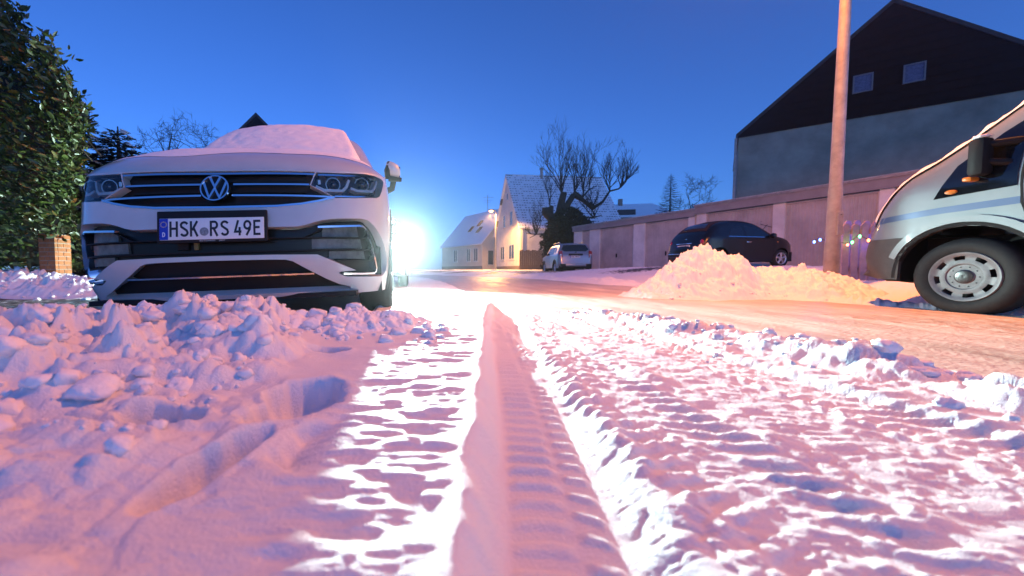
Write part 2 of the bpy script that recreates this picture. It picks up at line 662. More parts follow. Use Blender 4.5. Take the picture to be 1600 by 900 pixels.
def lumps(x, y, cell, seed, dens=0.8, rmin=0.3, rmax=0.62):
    """field of half-round lumps (0..1), one chance per cell, squashed at random"""
    x, y = x / cell, y / cell
    wx = 0.33 * vn(x * 1.3, y * 1.3, seed + 7) + 0.15 * vn(x * 3.1, y * 3.1, seed + 8)
    wy = 0.33 * vn(x * 1.3 + 31.7, y * 1.3, seed + 9) + 0.15 * vn(x * 3.1 + 11.7, y * 3.1, seed + 10)
    x, y = x + wx, y + wy
    ix, iy = np.floor(x), np.floor(y)
    out = np.zeros_like(x)
    for dx in (-1, 0, 1):
        for dy in (-1, 0, 1):
            cx, cy = ix + dx, iy + dy
            on = _h(cx, cy, seed + 3) < dens
            px = cx + 0.15 + 0.7 * _h(cx, cy, seed)
            py = cy + 0.15 + 0.7 * _h(cx, cy, seed + 1)
            r = rmin + (rmax - rmin) * _h(cx, cy, seed + 2)
            an = _h(cx, cy, seed + 4) * 3.14
            st = 0.7 + 0.6 * _h(cx, cy, seed + 5)
            ddx, ddy = x - px, y - py
            u = ddx * np.cos(an) + ddy * np.sin(an)
            v = -ddx * np.sin(an) + ddy * np.cos(an)
            d2 = (u * st) ** 2 + (v / st) ** 2
            hgt = (r / rmax) * (0.6 + 0.4 * _h(cx, cy, seed + 6))
            out = np.maximum(out, np.where(on, np.sqrt(np.clip(1 - d2 / r ** 2, 0, 1)) * hgt, 0))
    return out


def billow(x, y, seed, o=4, g=0.55):
    """rounded bumps with sharp creases (0..1)"""
    s, a, t = 0.0, 1.0, 0.0
    for k in range(o):
        s = s + a * np.abs(vn(x * 2 ** k + 7.7 * k, y * 2 ** k + 3.3 * k, seed + k))
        t += a
        a *= g
    return s / t


def ss(a, b, x):
    t = np.clip((x - a) / (b - a), 0, 1)
    return t * t * (3 - 2 * t)


# ------------------------------------------------------------------ the ground
def road_left(Y):
    return np.interp(Y, [-6, 0.3, 1.2, 2.4, 3.2, 4.2, 6, 10, 16, 24, 34], [2.0, 1.85, 1.72, 1.45, 1.15, 0.75, 0.5, 0.3, -0.3, -4, -12])


def road_right(Y):
    return np.interp(Y, [-6, 2, 4, 8, 14, 20, 26, 34], [4.9, 4.65, 4.4, 4.2, 4.0, 3.4, 1.5, -4])


def garage_q(X, Y):
    return (X - 13.0) * 0.929 + (Y - 12.5) * 0.369     # metres in front (-) of the garage doors


def terrain(X, Y):
    q = garage_q(X, Y)
    amp = np.interp(Y, [0, 5, 9, 13, 19, 26], [0.15, 0.22, 0.44, 0.44, 0.20, 0.24])
    t = amp * ss(-8.2, -5.4, q)
    t = np.maximum(t, 0.2 * ss(4.9, 6.0, X) * ss(2.5, 4.3, Y))
    t = np.maximum(t, 0.34 * ss(29, 36, Y) + 0 * X)
    t = np.maximum(t, 0.1 * ss(-5.2, -6.5, X))
    return t


def tracks(X, Y):
    """relief of the wheel tracks beside the camera; returns (height, mask)"""
    z = np.zeros_like(X)
    near = ss(4.6, 3.4, Y) * ss(-3, -1, Y)
    # main groove, curving away to the right
    gx = 0.135 + 0.155 * (Y - 0.46) + 0.02 * np.sin(Y * 2.1)
    d = X - gx
    groove = ss(0.115, 0.075, np.abs(d))
    z -= 0.030 * ss(0.17, 0.10, d) * ss(-0.10, -0.05, d)
    z += 0.007 * np.exp(-((d - 0.14) / 0.035) ** 2) * (0.5 + 0.5 * vn(Y * 14, X * 9, 6))
    ph = (Y + 0.22 * (d + 0.05) ** 2 * 6 + 0.006 * vn(X * 20, Y * 8, 8)) / 0.046
    tri = np.abs((ph % 1) - 0.5) * 2
    bars = ss(0.35, 0.8, tri) * ss(0.05, 0.025, np.abs(d + 0.012)) * (0.6 + 0.4 * vn(Y * 6, X * 2, 9))
    z += 0.011 * bars * groove
    bars2 = ss(0.5, 0.85, np.abs(((ph * 1.0 + 0.4) % 1) - 0.5) * 2) * ss(0.025, 0.012, np.abs(d - 0.06))
    z += 0.006 * bars2 * groove * (vn(Y * 4, X * 4, 10) > 0)
    # second and third tracks
    for cx, sl, w, dep, sd in ((0.50, 0.02, 0.12, 0.010, 21), (1.04, 0.01, 0.13, 0.026, 31)):
        c = cx + sl * (Y - 1) + 0.012 * np.sin(Y * 3 + sd)
        d = X - c
        g = ss(w, w * 0.7, np.abs(d))
        z -= dep * g
        ph = (Y + 0.5 * np.abs(d) + 0.01 * vn(X * 12, Y * 12, sd)) / 0.052
        tri = np.abs((ph % 1) - 0.5) * 2
        z += 0.008 * ss(0.3, 0.75, tri) * ss(0.05, 0.03, np.abs(np.abs(d) - w * 0.8)) * (0.55 + 0.45 * vn(Y * 5, X * 3, sd + 1))
        z += 0.003 * ss(0.4, 0.8, tri) * g * (0.5 + vn(Y * 8, X * 6, sd + 7))
        z += 0.012 * np.exp(-((d - w - 0.045) / 0.035) ** 2) * (0.45 + 0.6 * vn(Y * 7, X * 5, sd + 2) + 0.3 * vn(Y * 23, X * 19, sd + 3))
        z += 0.008 * np.exp(-((d + w + 0.03) / 0.03) ** 2) * np.clip(0.2 + 0.9 * vn(Y * 9, X * 5, sd + 4) + 0.4 * vn(Y * 25, X * 21, sd + 5), -0.3, 1.2)
    return z * near


def snow_height(X, Y):
    """snow on top of the terrain near the camera"""
    left = ss(-0.16, -0.34, X - 0.05 * (Y - 0.46))
    # trodden strip between the car's shadow and the groove: ripples across the driving direction
    rip = fbm(X * 7, Y * 30, 41, 3) * 0.0065 + fbm(X * 26, Y * 60, 45, 2) * 0.0035
    crumb = lumps(X, Y * 1.35, 0.055, 51, 0.35) * 0.0045 + lumps(X, Y * 1.6, 0.024, 57, 0.5) * 0.003 + 0.0012 * fbm(X * 9, Y * 26, 59, 3)
    tr = tracks(X, Y)
    gx = 0.135 + 0.155 * (Y - 0.46)
    st = ss(-0.34, -0.22, X) * ss(0.02, -0.05, X - gx + 0.115)
    rightz = ss(0.10, 0.14, X - gx) * ss(0.15, -0.05, X - road_left(Y))
    gn = gx + 0.020 * fbm(X * 3, Y * 7, 47, 4)
    base = 0.052 + 0.050 * ss(-0.045, -0.105, X - gn)
    crumb = crumb + 0.009 * lumps(X, Y * 1.2, 0.045, 55, 0.6) * np.exp(-((X - gx - 0.19) / 0.07) ** 2)
    z = base + tr + st * rip + rightz * (crumb + 0.3 * rip)
    # ridge pushed up along the road edge
    xb = np.interp(Y, [0.2, 0.7, 1.2, 1.8, 2.4, 2.9, 3.3], [1.36, 1.36, 1.37, 1.30, 1.18, 1.05, 0.95])
    d = X - xb
    am = np.interp(Y, [0.2, 1.0, 1.7, 2.4, 2.9, 3.3], [0.06, 0.075, 0.07, 0.055, 0.035, 0.0])
    rd = np.exp(-(np.where(d > 0, d / 0.17, d / 0.08)) ** 2) * am
    z = z + rd * (0.55 + 0.5 * fbm(X * 5, Y * 4, 61, 3) + 0.5 * lumps(X, Y, 0.10, 63, 0.7) + 0.4 * billow(X * 9, Y * 9, 65, 3))
    z = z + ss(0.02, 0.1, rd) * lumps(X, Y, 0.05, 67, 0.6) * 0.012
    # undisturbed snow left of the tracks
    soft = 0.105 + 0.02 * fbm(X * 1.6, Y * 1.6, 71, 3) + 0.006 * fbm(X * 7, Y * 7, 73, 3)
    soft = soft + 0.05 * ss(-0.45, -1.1, X) * ss(1.9, 0.9, Y)
    # boot prints and holes
    for cx, cy, rx, ry, an, dep in ((-0.29, 0.80, 0.065, 0.13, 0.15, 0.075), (-0.175, 0.60, 0.06, 0.12, 0.5, 0.075),
                                    (-0.50, 0.66, 0.07, 0.04, 0.2, 0.055), (-0.31, 0.52, 0.03, 0.10, 0.25, 0.05),
                                    (-0.37, 1.27, 0.085, 0.045, 0.1, 0.05), (-0.86, 1.42, 0.10, 0.06, 0.0, 0.06), (-0.60, 1.36, 0.13, 0.04, 0.3, 0.05)):
        ddx, ddy = X - cx, Y - cy
        u = ddx * math.cos(an) - ddy * math.sin(an)
        v = ddx * math.sin(an) + ddy * math.cos(an)
        w = 0.75 * fbm(X * 8, Y * 8, 75, 4, 0.6)
        e = np.sqrt((u / rx) ** 2 + (v / ry) ** 2) + w
        soft = soft - dep * ss(1.15, 0.72, e) * (1 + 0.25 * fbm(X * 22, Y * 22, 77, 2)) + dep * 0.10 * np.exp(-((e - 1.3) / 0.22) ** 2)
    soft = soft - 0.055 * ss(0.16, 0.34, fbm(X * 3.1 + 5, Y * 3.6, 78, 4, 0.55)) * ss(-0.42, -0.62, X) + 0.03 * ss(0.0, 0.5, fbm(X * 4, Y * 4, 79, 3)) * ss(-0.3, -0.5, X)
    # broken clods thrown on it
    cl = ss(-0.30, -0.62, X + 0.22 * (Y - 1.0)) * (0.35 + 0.65 * ss(0.5, 0.95, Y)) * ss(2.2, 1.7, Y)
    cl = cl * (0.35 + 0.65 * ss(-0.25, 0.35, fbm(X * 2.2, Y * 2.2, 81, 3)))
    soft = soft + cl * (0.03 + 0.07 * lumps(X, Y, 0.17, 83, 0.7) + 0.055 * lumps(X, Y, 0.085, 87, 0.65) + 0.028 * lumps(X, Y, 0.042, 89, 0.6) + 0.10 * billow(X * 6, Y * 6, 92, 4) - 0.02)
    # fades out to a thin cover beyond the white car
    near = ss(3.0, 1.9, Y)
    z = z * (1 - left) + soft * left
    far = 0.02 + 0.03 * fbm(X * 1.1, Y * 1.1, 93, 4) + 0.02 * lumps(X, Y, 0.3, 95, 0.5)
    nr = ss(4.2, 3.0, Y)
    z = z * nr + far * (1 - nr)
    # by the hedge and in front of the left pile: swept asphalt
    sw = ss(-1.75, -2.15, X) * ss(2.0, 2.4, Y) * ss(8.5, 7.0, Y) * ss(-7.5, -6.9, X)
    z = z * (1 - sw) + 0.004 * sw
    # under the white car
    uc = ss(0.12, 0.0, np.abs(X + 1.3 + 0.1 * (Y - 2)) - 0.85) * ss(1.95, 2.1, Y) * ss(7.0, 6.6, Y)
    z = z * (1 - uc) + 0.01 * uc
    # crest thrown up along the far kerb
    dk = X - road_right(Y) - 0.36
    z = z + np.exp(-(dk / 0.13) ** 2) * ss(7.5, 6.5, Y) * ss(0.4, 1.0, Y) * (0.015 + 0.04 * lumps(X, Y, 0.12, 131, 0.7) + 0.04 * billow(X * 7, Y * 7, 133, 3))
    # road: sink below the separate road sheet
    on = ss(-0.02, 0.06, X - road_left(Y)) * ss(0.34, 0.06, X - road_right(Y) + 0.08 * fbm(X * 6, Y * 6, 137, 3)) * ss(40, 36, Y) * ss(-6, -5, Y)
    z = z * (1 - on) - 0.03 * on
    return z


def bare_mask(X, Y):
    q = garage_q(X, Y)
    sw = ss(-1.75, -2.3, X) * ss(2.0, 2.4, Y) * ss(8.5, 7.0, Y) * ss(-7.5, -6.9, X) * 0.62
    fc = ss(-7.6, -6.2, q) * ss(0.2, -0.4, q) * ss(6.5, 8.5, Y)
    st = 0.40 + 0.30 * np.sin((X * 0.55 + Y * 0.83) * 2.4 + 2 * fbm(X * 0.4, Y * 0.4, 97, 2))
    tr = ss(0.0, 0.6, tracks(X, Y) * -30) * 0.0
    return np.clip(np.maximum(sw, fc * st) + tr, 0, 1)


ROWS = np.concatenate([np.linspace(-8, 0.05, 26)[:-1],
                       1 / np.linspace(1 / (0.05 + 0.35), 1 / (4.6 + 0.35), 520) - 0.35,
                       np.geomspace(4.62, 60, 130), np.geomspace(70, 900, 16)])
us = np.concatenate([np.linspace(-2.6, -1.35, 60)[:-1], np.linspace(-1.35, 1.75, 900), np.linspace(1.75, 3.0, 50)[1:]])
YY, UU = np.meshgrid(ROWS, us, indexing='ij')
XX = UU * np.sqrt(YY ** 2 + 0.6)
fade = ss(60, 30, YY)
ZZ = terrain(XX, YY) + snow_height(XX, YY) * fade
ground = grid_mesh('ground', XX, YY, ZZ, M['ground'], attrs={'bare': bare_mask(XX, YY)})
tag(ground, 'pink and blue lit snow with wheel tracks and boot prints', None, None, 'structure')

# the road: pressed snow
ry = np.concatenate([np.linspace(-5.5, 0.3, 12)[:-1], np.linspace(0.3, 6, 230)[:-1], np.geomspace(6, 34, 110)])
rf = np.linspace(0, 1, 170)
RY, RF = np.meshgrid(ry, rf, indexing='ij')
RX = road_left(RY) - 0.02 + (road_right(RY) - road_left(RY) + 0.5) * RF
e = np.minimum(RF, 1 - RF)
RZ = 0.006 + 0.008 * fbm(RX * 2, RY * 0.9, 101, 4) + 0.004 * fbm(RX * 14, RY * 5, 103, 3) - 0.012 * ss(0.03, 0.0, e)
wl = np.exp(-((RX - 2.45 + 0.05 * RY) / 0.16) ** 2) + np.exp(-((RX - 3.75 + 0.05 * RY) / 0.16) ** 2)
RZ = RZ - 0.010 * wl + 0.010 * ss(0.1, 0.35, fbm(RX * 1.2, RY * 0.5, 105, 3)) * lumps(RX, RY, 0.06, 107, 0.5) + 0.34 * ss(29, 36, RY)
road = grid_mesh('road', RX, RY, RZ, M['road'])
tag(road, 'street of pressed brownish snow bending away between cars', None, None, 'structure')


# ------------------------------------------------------------------ snow piles
def pile(name, x0, x1, y0, y1, nx, ny, fn, label, cat='snow pile', group=None):
    gx, gy = np.meshgrid(np.linspace(x0, x1, nx), np.linspace(y0, y1, ny), indexing='ij')
    o = grid_mesh(name, gx.T, gy.T, fn(gx, gy).T, M['snow'])
    return tag(o, label, cat, group)


def rough(X, Y, sd, big=1.0):
    k = 1 / big
    return big * (0.20 * billow(X * 2.6 * k, Y * 2.6 * k, sd, 5, 0.55) + 0.065 * lumps(X, Y, 0.24 * big, sd + 10, 0.6)
                  + 0.045 * lumps(X, Y, 0.11 * big, sd + 20, 0.55) + 0.022 * lumps(X, Y, 0.05 * big, sd + 40, 0.5) - 0.03)


def mound(X, Y):
    # high peak beside the dark car, falling to a low bank in front of the lamp post
    a = 0.42 * np.exp(-(((X - 3.78) / 0.52) ** 2 + ((Y - 5.35) / 0.50) ** 2) ** 1.2)
    b = 0.34 * np.exp(-((X - 4.38) / 0.62) ** 2 - ((Y - 5.25) / 0.45) ** 2)
    c = 0.25 * np.exp(-((X - 3.25) / 0.60) ** 2 - ((Y - 5.15) / 0.42) ** 2)
    d = 0.29 * ss(4.3, 4.9, X) * np.exp(-((Y - 4.80) / 0.50) ** 2) * ss(5.75, 5.15, X)
    h = a + b + c + d
    ed = ss(0.02, 0.16, h)
    return h - 0.07 + ed * (rough(X, Y, 201, 0.72) * (0.9 + 0.9 * ss(0.1, 0.5, h)) - 0.02) + 0.5 * terrain(X, Y) * ss(4.6, 5.4, X)


pile('snow_pile', 2.2, 7.4, 3.9, 6.6, 430, 230, mound, 'tall orange-lit snow heap in front of the dark small car', 'snow pile')


def left_pile(X, Y):
    h = 0.34 * np.exp(-((X + 6.3) / 1.15) ** 2 - ((Y - 5.35) / 0.55) ** 2) + 0.16 * np.exp(-((X + 4.9) / 0.7) ** 2 - ((Y - 5.2) / 0.38) ** 2)
    ed = ss(0.02, 0.12, h)
    return h - 0.05 + ed * (rough(X, Y, 301, 0.75) * (0.5 + ss(0.05, 0.3, h)) - 0.01)


pile('snow_pile', -9.2, -3.5, 4.3, 6.6, 330, 140, left_pile, 'white-lit lumpy snow heap at the foot of the leafy hedge')


def front_bank(X, Y):
    yc = np.interp(X, [-2.7, -2.1, -1.2, -0.6, -0.2, 0.15], [1.50, 1.56, 1.66, 1.78, 1.90, 2.05])
    am = np.interp(X, [-2.7, -2.2, -1.75, -1.35, -1.08, -0.85, -0.6, -0.35, -0.18, -0.02, 0.12], [0.02, 0.10, 0.11, 0.135, 0.20, 0.135, 0.10, 0.125, 0.11, 0.05, 0.0])
    dd = Y - yc
    h = am * np.exp(-(np.where(dd < 0, dd / 0.26, dd / 0.13)) ** 2)
    ed = ss(0.012, 0.07, h)
    return 0.05 + h * 0.9 + ed * (rough(X, Y, 401, 0.42) * (0.55 + 0.6 * ss(0.04, 0.16, h)))  - 0.05 * ss(0.03, 0.0, h)


pile('snow_bank', -2.75, 0.25, 1.0, 2.25, 520, 220, front_bank, 'lumpy bluish snow bank shovelled up before the white car', 'snow bank')

# far verge banks along the street
def verge(X, Y):
    c = np.interp(Y, [8, 14, 20, 26], [4.6, 4.5, 4.2, 3.0])
    h = 0.16 * np.exp(-((X - c) / 0.5) ** 2) * ss(7.5, 9, Y) * ss(27, 24, Y) * (0.5 + 0.6 * fbm(X * 0.7, Y * 0.5, 505, 3))
    return terrain(X, Y) - 0.05 + h * 1.3 + ss(0.03, 0.1, h) * (rough(X, Y, 501, 0.9) * 0.5)


pile('snow_bank', 2.0, 6.6, 7.5, 27, 120, 300, verge, 'low snow bank along the street between heap and silver car', 'snow bank')


# loose clods: a few lump shapes repeated, joined
def clod_shapes(k=6):
    out = []
    for s in range(k):
        bm = bmesh.new()
        bmesh.ops.create_icosphere(bm, subdivisions=3, radius=1)
        rnd = random.Random(s)
        dirs = [Vector((rnd.gauss(0, 1), rnd.gauss(0, 1), rnd.gauss(0, 1))).normalized() for _ in range(14)]
        offs = [rnd.uniform(0.50, 0.92) for _ in dirs]
        for v in bm.verts:
            n = v.co.normalized()
            r = 1.0
            for d, o in zip(dirs, offs):
                c = n.dot(d)
                if c > 0.05:
                    r = min(r, 0.15 * r + 0.85 * min(1.2, o / c))
            w = 0.09 * math.sin(n.x * 7 + s) * math.sin(n.y * 8 + 2 * s) + 0.06 * math.sin(n.z * 13 + n.x * 9 + s) + 0.045 * math.sin(n.y * 23 + s) * math.sin(n.x * 19 - n.z * 17)
            v.co = n * (r + w)
        V = np.array([v.co[:] for v in bm.verts])
        bm.verts.index_update()
        F = np.array([[q.index for q in f.verts] for f in bm.faces])
        bm.free()
        out.append((V, F))
    return out


CLODS = clod_shapes()


def rot_rand(rs):
    a, b, c = rs.uniform(0, 6.28, 3)
    return np.array(Matrix.Rotation(a, 3, 'X') @ Matrix.Rotation(b, 3, 'Y') @ Matrix.Rotation(c, 3, 'Z'))


def surf_z(X, Y):
    X, Y = np.atleast_1d(np.array(X, float)), np.atleast_1d(np.array(Y, float))
    z = terrain(X, Y) + snow_height(X, Y)
    for (x0, x1, y0, y1, fn) in ((-2.75, 0.25, 1.0, 2.25, front_bank), (2.2, 7.4, 3.9, 6.6, mound), (-9.2, -3.5, 4.3, 6.6, left_pile)):
        ins = (X > x0) & (X < x1) & (Y > y0) & (Y < y1)
        if ins.any():
            z = np.where(ins, np.maximum(z, fn(X, Y)), z)
    return z


def clod_field(name, n, sampler, rmin, rmax, label, seed):
    rs = np.random.RandomState(seed)
    V, F, k = [], [], 0
    xy = np.array([sampler(rs) for _ in range(n)])
    zz = surf_z(xy[:, 0], xy[:, 1])
    for (x, y), z in zip(xy, zz):
        r = rmin + (rmax - rmin) * rs.rand() ** 2.5
        v, f = CLODS[rs.randint(len(CLODS))]
        sc = np.array([1, 1, 0.75]) * r * (0.8 + 0.4 * rs.rand(3))
        w = (v @ rot_rand(rs).T) * sc
        w = w + np.array([x, y, z + r * 0.10])
        V.append(w)
        F.append(f + k)
        k += len(v)
    o = tri_mesh(name, np.concatenate(V), np.concatenate(F), M['snow'])
    return tag(o, label, None, None, 'stuff')


clod_field('snow_clods', 190, lambda rs: (rs.uniform(-2.4, 0.05), rs.normal(1.62, 0.13)), 0.010, 0.045, 'broken lumps of snow along the bank before the white car', 1)
clod_field('snow_clods', 320, lambda rs: (lambda y: (-0.38 - 0.1 * y - 1.25 * y * rs.rand() ** 1.1, y))(rs.uniform(0.5, 1.55)), 0.004, 0.042, 'broken lumps of snow scattered over the left verge', 2)
clod_field('snow_clods', 210, lambda rs: (lambda y: (float(np.interp(y, [0.4, 1.2, 2.4, 3.2], [1.4, 1.4, 1.22, 1.0])) + rs.normal(0.03, 0.10), y))(0.5 + 2.6 * rs.rand() ** 1.2), 0.006, 0.03, 'crumbs of snow along the ridge between tracks and street', 3)
clod_field('snow_clods', 40, lambda rs: (rs.normal(3.6, 0.6), rs.normal(4.7, 0.3)), 0.010, 0.035, 'broken lumps of snow on the orange-lit heap', 4)
clod_field('snow_clods', 150, lambda rs: (rs.uniform(-7.5, -4.3), rs.normal(5.1, 0.28)), 0.012, 0.06, 'broken lumps of snow on the heap below the hedge', 5)


def clod_thing(x, y, r, s, label, lift=0.35, group=None):
    v, f = CLODS[s]
    z = float(surf_z(x, y)[0])
    V = (v @ rot_rand(np.random.RandomState(s + 40)).T) * np.array([1.1, 1, 0.85]) * r
    o = tri_mesh('snow_clod', V, f, M['snow'])
    o.location = (x, y, z + r * lift)
    return tag(o, label, 'snow clod', group)


clod_thing(1.66, 1.50, 0.045, 0, 'larger rounded snow clod lying highest on the ridge by the street')
clod_thing(1.52, 1.30, 0.032, 1, 'upright snow clod on the ridge edge, nearer than the larger one')
clod_thing(1.42, 1.16, 0.034, 2, 'blocky snow clod on the shaded street side of the ridge')
clod_thing(1.30, 2.05, 0.030, 3, 'lone snow clod where the ridge thins out towards the street')


# ------------------------------------------------------------------ wheels
def wheel(parent, x, y, z, Rt, rim, w, side, style='five', mat_rim=None):
    """side = +1: outer face towards +x"""
    mr = mat_rim or M['lamp_silver']
    root = bpy.data.objects.new('wheel', None)
    COL.objects.link(root)
    root.parent = parent
    root.location = (x, y, z)
    h = w / 2
    prof = [(-h * 0.85, rim), (-h, rim + 0.03), (-h, Rt - 0.05), (-h * 0.8, Rt - 0.012), (-h * 0.5, Rt), (h * 0.5, Rt), (h * 0.8, Rt - 0.012), (h, Rt - 0.05), (h, rim + 0.03), (h * 0.85, rim)]
    MB().lathe(prof, 40).build('tyre', M['rubber'], root, 50)
    b = MB()
    s = side
    b.lathe([(-h * 0.8, rim), (h * 0.86 * s, rim), (h * 0.95 * s, rim - 0.008), (h * 0.80 * s, rim - 0.03), (-h * 0.2 * s, rim - 0.035)], 40)
    if style == 'five':
        for k in range(5):
            a = 2 * math.pi * k / 5 + 0.3
            for o in (-0.13, 0.13):
                b.tube([(h * 0.78 * s, 0.045 * math.cos(a), 0.045 * math.sin(a)), (h * 0.72 * s, (rim - 0.02) * math.cos(a + o), (rim - 0.02) * math.sin(a + o))], [0.022, 0.016], 6)
        b.lathe([(h * 0.7 * s, 0.075), (h * 0.86 * s, 0.06), (h * 0.88 * s, 0.001)], 20)
    b.build('rim', mr, root, 40)
    if style == 'cover':
        # pressed wheel cover with eight openings and a ring of dimples
        n = 96
        V, F = [], []
        rs = [0.001, 0.055, 0.062, 0.105, 0.112, 0.128, 0.148, rim - 0.034, rim - 0.022, rim - 0.004]
        hs = [0.88, 0.88, 0.80, 0.80, 0.88, 0.90, 0.86, 0.88, 0.95, 0.98]
        for r, q in zip(rs, hs):
            for k in range(n):
                t = 2 * math.pi * k / n
                V.append((h * q * s, r * math.cos(t), r * math.sin(t)))
        for i in range(len(rs) - 1):
            for k in range(n):
                if i == 6 and (k % 12) < 6:
                    continue
                F.append((i * n + k, i * n + (k + 1) % n, (i + 1) * n + (k + 1) % n, (i + 1) * n + k))
        raw('wheel_cover', V, F, mr, root, 40)
        MB().lathe([(h * 0.89 * s, 0.001), (h * 0.915 * s, 0.048), (h * 0.885 * s, 0.058)], 28).build('hub_cap', M['lamp_dark'], root, 60)
        d = MB()
        for k in range(10):
            t = 2 * math.pi * k / 10
            d.lathe([(h * 0.80 * s, 0.006), (h * 0.83 * s, 0.005), (h * 0.835 * s, 0.0005)], 8, 'x', (0, 0.086 * math.cos(t), 0.086 * math.sin(t)))
        tag(d.build('wheel_bolts', M['lamp_dark'], root), kind='stuff')
    MB().lathe([(h * 0.3 * s, 0.0005), (h * 0.3 * s, rim - 0.03)], 28).build('brake_disc', M['dark_void'], root)
    return root


# ------------------------------------------------------------------ shell built from a side silhouette
def catmull(P, n=6):
    out = []
    for i in range(len(P) - 1):
        p0, p1, p2, p3 = P[max(0, i - 1)], P[i], P[i + 1], P[min(len(P) - 1, i + 2)]
        for k in range(n):
            t = k / n
            q = []
            for a, b, c, d in zip(p0, p1, p2, p3):
                q.append(0.5 * (2 * b + (c - a) * t + (2 * a - 5 * b + 4 * c - d) * t * t + (3 * b - 3 * c + d - a) * t ** 3))
            out.append(tuple(q))
    out.append(tuple(P[-1]))
    return out


class Shell:
    def __init__(self, sil, W, r=0.12, crown=0.03, sub=6, smooth=True):
        self.sil = catmull(sil, sub) if smooth else densify(sil, 0.08, False)
        self.W, self.r, self.crown = W, r, crown
        self.sa = np.array(self.sil)

    def dist(self, y, z):
        A, B = self.sa[:-1], self.sa[1:]
        d = B - A
        t = np.clip(((y - A[:, 0]) * d[:, 0] + (z - A[:, 1]) * d[:, 1]) / np.maximum(1e-12, (d ** 2).sum(1)), 0, 1)
        q = A + d * t[:, None]
        return float(np.sqrt(((q - np.array([y, z])) ** 2).sum(1).min()))

    def x(self, y, z):
        d = self.dist(y, z)
        r = self.r
        k = 0 if d >= r else r - math.sqrt(max(0, r * r - (r - d) ** 2))
        return max(0.02, self.W(y, z) - k)

    def side(self, sg):
        def f(y, z, d=0.0):
            return (sg * (self.x(y, z) + d), y, z)
        return f

    def build_side(self, sg, bottom, mat, parent, name='side_panel', grid=0.12):
        """bottom: points from rear-bottom to front-bottom (with the arches)"""
        poly = list(self.sil) + list(bottom)
        pts = []
        sa = self.sa
        n = len(sa)
        for i in range(n):
            t = sa[min(i + 1, n - 1)] - sa[max(i - 1, 0)]
            L = np.hypot(*t)
            if L < 1e-9:
                continue
            nr = np.array([t[1], -t[0]]) / L
            for k in (0.04, 0.14, 0.32, 0.6, 1.0):
                q = sa[i] + nr * self.r * k
                if in_poly(q[0], q[1], poly) and self.dist(q[0], q[1]) > self.r * k * 0.9:
                    pts.append(tuple(q))
        y0, z0 = sa.min(0)
        y1, z1 = sa.max(0)
        for i in range(1, int((y1 - y0) / grid)):
            for j in range(1, int((z1 - z0) / (grid * 0.6))):
                q = (y0 + i * grid, z0 + j * grid * 0.6)
                if in_poly(*q, poly) and self.dist(*q) > self.r * 1.05:
                    pts.append(q)
        p2, tr, loops = cdt(poly, [], pts, 0.09)
        V = [(sg * self.x(a, b), a, b) for a, b in p2]
        return raw(name, V, tr, mat, parent, 40)

    def top(self, i, q, d=0.0):
        """point on the strip across the car: silhouette index i (float), lateral fraction q"""
        n = len(self.sil)
        k = min(n - 2, max(0, int(i)))
        t = i - k
        a, b = self.sa[k], self.sa[k + 1]
        p = a + (b - a) * t
        k0, k1 = max(0, k - 1), min(n - 1, k + 2)
        tg = self.sa[k1] - self.sa[k0]
        L = np.hypot(*tg) or 1
        nr = np.array([-tg[1], tg[0]]) / L
        w = max(0.02, self.W(p[0], p[1]) - self.r)
        off = d + self.crown * (1 - q * q)
        return (q * w, p[0] + nr[0] * off, p[1] + nr[1] * off)

    def build_top(self, mat, parent, name='roof_panel', i0=0, i1=None, nq=13):
        i1 = len(self.sil) - 1 if i1 is None else i1
        V, F = [], []
        for i in range(i0, i1 + 1):
            for j in range(nq):
                V.append(self.top(i, -1 + 2 * j / (nq - 1)))
        for i in range(i1 - i0):
            for j in range(nq - 1):
                a = i * nq + j
                F.append((a, a + 1, a + nq + 1, a + nq))
        return raw(name, V, F, mat, parent, 45)

    def top_surf(self):
        return lambda i, q, d=0.0: self.top(i, q, d)

    def idx(self, y, z):
        return int(np.argmin(((self.sa - np.array([y, z])) ** 2).sum(1)))


def arch_bottom(z0, y_rear, y_front, arches):
    """bottom edge from rear to front with arched cut-outs: arches = [(yc, zc, r)]"""
    out = [(y_rear, z0)]
    for yc, zc, r in sorted(arches, reverse=True):
        h = zc - z0
        dx = math.sqrt(max(1e-6, r * r - h * h))
        a0 = math.atan2(-h, dx)
        a1 = math.pi - a0
        for k in range(15):
            a = a0 + (a1 - a0) * k / 14
            out.append((yc + r * math.cos(a), zc + r * math.sin(a)))
    out.append((y_front, z0))
    return out


def underbody(parent, w, y0, y1, z0, z1, arches, mat=None):
    b = MB()
    ys = [y0] + sum([[a[0] - a[2], a[0] + a[2]] for a in sorted(arches)], []) + [y1]
    for i in range(len(ys) - 1):
        ww = w - 0.28 if i % 2 else w
        b.box(-ww, ww, ys[i], ys[i + 1], z0, z1)
    b.build('underbody', mat or M['dark_void'], parent)


# ------------------------------------------------------------------ letters for registration plates
def arc(cx, cy, rx, ry, a0, a1, n=9):
    return [(cx + rx * math.cos(R(a0 + (a1 - a0) * k / (n - 1))), cy + ry * math.sin(R(a0 + (a1 - a0) * k / (n - 1)))) for k in range(n)]


